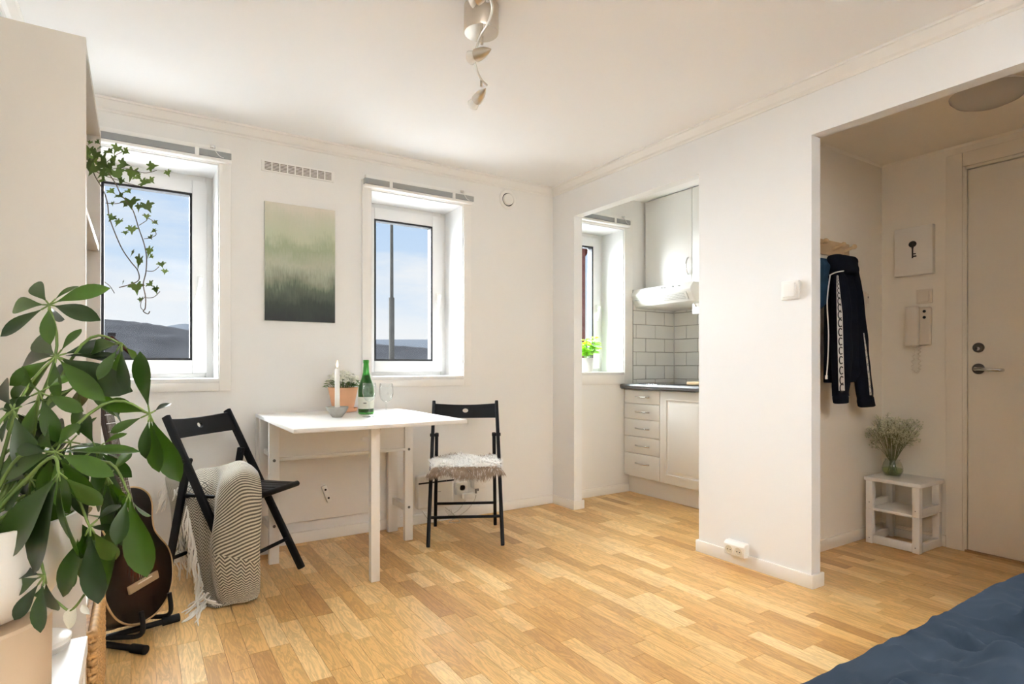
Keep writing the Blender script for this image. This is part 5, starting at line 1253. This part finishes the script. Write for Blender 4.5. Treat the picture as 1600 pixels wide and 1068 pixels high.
# ------------------------------------------------------------------ floor uplighter added behind the camera to brighten the room
def uplighter():
    x, y = 1.10, -1.25; t = thing('added_uplighter', 'slim steel floor uplighter added out of view to fill the room with light', 'lamp', (x, y, 0))
    put('base', MB().lathe([(.13, 0), (.13, .012), (.02, .022), (.014, .03)], 36, (x, y, 0)), 'steel', t, smooth=40)
    put('pole', MB().tube([(x, y, .02), (x, y, 1.62)], .012, 14), 'steel', t, smooth=50)
    put('shade', MB().lathe([(.02, 1.60), (.06, 1.63), (.13, 1.70), (.135, 1.71), (.128, 1.70), (.055, 1.638), (.001, 1.625)], 36, (x, y, 0), cap=False), 'steel', t, smooth=50)
    ld = bpy.data.lights.new('fill_bulb', 'SPOT'); ld.energy = FILL_W; ld.spot_size = math.radians(150); ld.spot_blend = .6; ld.shadow_soft_size = .04; ld.color = (1.0, .98, .95)
    lo = bpy.data.objects.new('fill_bulb', ld); COL.objects.link(lo); lo.parent = t; lo.location = (0, 0, 1.72); lo.rotation_euler = (PI, 0, 0)
uplighter()

# ------------------------------------------------------------------ bed corner
def bed():
    x0, x1, y0, y1, zt = .50, 2.40, -.92, .585, .440
    t = thing('bed', 'bed made up with dark blue wrinkled linen in the foreground', 'bed', ((x0 + x1) / 2, (y0 + y1) / 2, 0))
    put('base', MB().box(x0 + .05, x1 - .02, y0 + .05, y1 - .06, .06, .24), mat('bed_base', (.03, .03, .035), .8), t, bevel=.01)
    for (x, y) in ((x0 + .12, y0 + .12), (x1 - .12, y0 + .12), (x0 + .12, y1 - .14), (x1 - .12, y1 - .14)): put('leg', MB().lathe([(.022, 0), (.028, .06)], 12, (x, y, 0)), 'black_wood', t)
    put('mattress', MB().box(x0 + .03, x1 - .01, y0 + .03, y1 - .04, .24, zt - .035), 'white_cloth', t, bevel=.03, segs=3)
    m = bpy.data.materials.new('navy_linen'); m.use_nodes = True; tt = m.node_tree; bs = tt.nodes['Principled BSDF']; bs.inputs['Roughness'].default_value = .95; bs.inputs['Specular IOR Level'].default_value = .08
    tcn = N(tt, 'ShaderNodeTexCoord'); nn = N(tt, 'ShaderNodeTexNoise', Scale=5.0, Detail=4.0); tt.links.new(tcn.outputs['Object'], nn.inputs['Vector']); r = ramp(tt, [(.3, (.022, .033, .050)), (.7, (.032, .046, .067))]); tt.links.new(nn.outputs['Fac'], r.inputs[0]); tt.links.new(r.outputs[0], bs.inputs['Base Color'])
    n2 = N(tt, 'ShaderNodeTexNoise', Scale=420.0, Detail=1.0); tt.links.new(tcn.outputs['Object'], n2.inputs['Vector']); bp = N(tt, 'ShaderNodeBump', Strength=.12, Distance=.002); tt.links.new(n2.outputs['Fac'], bp.inputs['Height']); tt.links.new(bp.outputs[0], bs.inputs['Normal']); MATS['navy_linen'] = m
    NX, NY = 210, 190; rows = []; Lx, Ly = x1 - x0 + .36, y1 - y0 + .36
    def wr(x, y):
        h = 0
        wx, wy = x + .10 * noise.noise(Vector((x * 2.3, y * 2.3, .4))), y + .10 * noise.noise(Vector((x * 2.3, y * 2.3, 5.4)))
        c1 = abs(noise.noise(Vector((wx * 2.2 + wy * 1.6, wy * 6.5 - wx * 3.2, 1.3)))); c2 = abs(noise.noise(Vector((wx * 6.5 - wy * 3.0, wy * 3.2 + wx * 2.4, 4.1)))); c3 = abs(noise.noise(Vector((wx * 11 + wy * 7, wy * 15 - wx * 5, 8.2))))
        k_ = .12 + .88 * min(1, max(0, (.575 - y) / .12))
        h += k_ * (.046 * math.exp(-(c1 * 7.0) ** 2) + .032 * math.exp(-(c2 * 7.5) ** 2) + .016 * math.exp(-(c3 * 5) ** 2) - .022)
        h += .0025 * noise.noise(Vector((x * 26, y * 26, 9))) + .020 * noise.noise(Vector((x * 1.4, y * 1.6, 6.6)))
        return h
    for j in range(NY + 1):
        r_ = []
        for i in range(NX + 1):
            s, q = x0 - .18 + Lx * i / NX, y0 - .18 + Ly * j / NY
            def fold(v, lo, hi):
                R = .05
                if v < lo: d = lo - v; return (lo - min(R, d * .35), d) if d > 0 else (v, 0)
                if v > hi: d = v - hi; return (hi + min(R, d * .35), d)
                return v, 0
            X, dx = fold(s, x0, x1); Y, dy = fold(q, y0, y1); d = max(dx, dy)
            e = min(1, d / .06); zz = zt - (d * d / .12 if d < .06 else d - .03) - min(dx, dy) * .3 + wr(s, q) * (1 - .75 * e)
            n3 = wr(s + 5, q) * .8 * e; r_.append((X + (n3 if dx > dy else 0) * (1 if s > x1 else -1), Y + (n3 if dy >= dx else 0) * (1 if q > y1 else -1), zz))
        rows.append(r_)
    o = put('duvet', MB().grid(rows), 'navy_linen', t, smooth=180); sm = o.modifiers.new('thick', 'SOLIDIFY'); sm.thickness = .012; sm.offset = -1
bed()

# ------------------------------------------------------------------ outside
def hills():
    cols = list(range(-320, 1560, 10))
    def ridge(px_):
        kn = [(-320, 486), (0, 490), (163, 498), (215, 503), (270, 511), (330, 520), (450, 530), (580, 537), (670, 543), (800, 540), (1000, 530), (1560, 520)]
        for (a, ya), (b, yb) in zip(kn, kn[1:]):
            if a <= px_ <= b: return ya + (yb - ya) * (px_ - a) / (b - a)
    rows = []
    for k in range(22):
        f = k / 21; D = 420 + 560 * f; r = []
        for px_ in cols:
            y = ridge(px_); top = (HOR - y) / FPX * 980 + 1; hgt = -26 + (top + 26) * (f ** .8)
            hgt += noise.noise(Vector((px_ * .02, f * 6, 0))) * 8 * f * (1 - f) * 2 + noise.noise(Vector((px_ * .35, f * 40, 3))) * (2.2 if f > .6 else 1.0)
            p = aD(px_, HOR, D); r.append((p.x, p.y, hgt))
        rows.append(r)
    rows.append([(x * 1.05, y * 1.05, -30) for x, y, z in rows[-1]])
    solo('hillside', MB().grid(rows), 'hill_hazed', 'dark forested hillside seen through the windows', 'hill', (200, 700, -26), smooth=180)
    r2 = []
    for D, hz in ((1700, -20), (2000, 1.0), (2100, -30)):
        r = []
        for px_ in cols:
            y = 505 + 5 * abs((px_ - 287) / 25) ** 1.1 * .8 if abs(px_ - 287) < 80 else 530; p = aD(px_, HOR, D)
            r.append((p.x, p.y, (HOR - y) / FPX * D + 1 if hz == 1.0 else hz))
        r2.append(r)
    solo('hillside', MB().grid(r2), 'hill_far', 'paler distant hill behind the dark forested ridge', 'hill', (300, 1700, -20), smooth=180)
hills()
pb_ = aD(612, 570, 12.0); pl = thing('lamp_post', 'grey lamp post outside the window above the table', 'lamp post', (pb_.x, pb_.y, -6))
put('lower_tube', MB().tube([(pb_.x, pb_.y, -6), (pb_.x, pb_.y, 2.38)], .055, 16), 'pole_grey', pl, smooth=50)
put('upper_tube', MB().tube([(pb_.x, pb_.y, 2.38), (pb_.x, pb_.y, 4.6)], [.036, .028], 16), 'pole_grey', pl, smooth=50)
hr = aD(150, 545, 26)
hs2 = thing('house', 'white house with a red roof outside the left window', 'house', (hr.x, hr.y, -6))
fwd = Vector((ray(175, 570).x, ray(175, 570).y, 0)).normalized(); e = Vector((fwd.y, -fwd.x, 0))
def hp(u, d, z): return hr + e * u + fwd * d + Vector((0, 0, z - hr.z))
rz = 1 + (HOR - 524) / FPX * 26; ez = 1 + (HOR - 574) / FPX * 26
put('wall', MB().rings([[hp(u, d, z) for u, d in ((-3.6, .2), (1.9, .2), (1.9, 5.8), (-3.6, 5.8))] for z in (-6, ez - .05)]), 'house_white', hs2)
put('roof', MB().prism([hp(-4.2, 0, ez - .3), hp(-.1 + .7, 0, rz), hp(2.1, 0, ez), hp(2.05, 0, ez - .12), hp(.6, 0, rz - .15), hp(-4.2, 0, ez - .5)], fwd * 6), 'roof_red', hs2)
put('gable', MB().prism([hp(-3.6, .2, ez - .3), hp(1.9, .2, ez - .1), hp(.6, .2, rz - .18)], fwd * 5.6), 'house_white', hs2)
put('chimney', MB().rings([[hp(u, d, z) for u, d in ((.45, 1.0), (.70, 1.0), (.70, 1.5), (.45, 1.5))] for z in (rz - .4, rz + .05)]), 'house_white', hs2)
put('chimney_cap', MB().rings([[hp(u, d, z) for u, d in ((.42, .95), (.73, .95), (.73, 1.55), (.42, 1.55))] for z in (rz + .05, rz + .19)]), 'dark_hole', hs2)
bq = aD(880, 570, 20); bw = thing('brick_building', 'brick house corner outside the kitchen window', 'building', (bq.x, bq.y, -6))
def bqp(u, d, z): q_ = aD(914.5, 570, 20) + RV * u + FV * d; return (q_.x, q_.y, z)
put('wall', MB().rings([[bqp(u, d, z) for u, d in ((-3, 0), (0, 0), (0, 6), (-3, 6))] for z in (-6, 5.0)]), 'brick', bw)
put('roof', MB().rings([[bqp(u, d, 5.0) for u, d in ((-3.2, -.2), (.2, -.2), (.2, 6.2), (-3.2, 6.2))], [bqp(u, d, 6.2) for u, d in ((-3.2, 2.9), (.2, 2.9), (.2, 3.1), (-3.2, 3.1))]]), 'roof_red', bw)

mat('bounce_pale', (.60, .60, .60), .95, var=.08, vscale=3, bump=.3, bscale=30)
slab_mb = MB().box(-8, 14, OUT + .02, OUT + 9, -.62, -.45)  # added slab below the sills, throws sunlight up onto the ceiling
solo('added_bounce_slab', slab_mb, 'bounce_pale', 'pale slab added unseen below the windows to bounce light inside', 'roof', (3, OUT + 4, -.62))
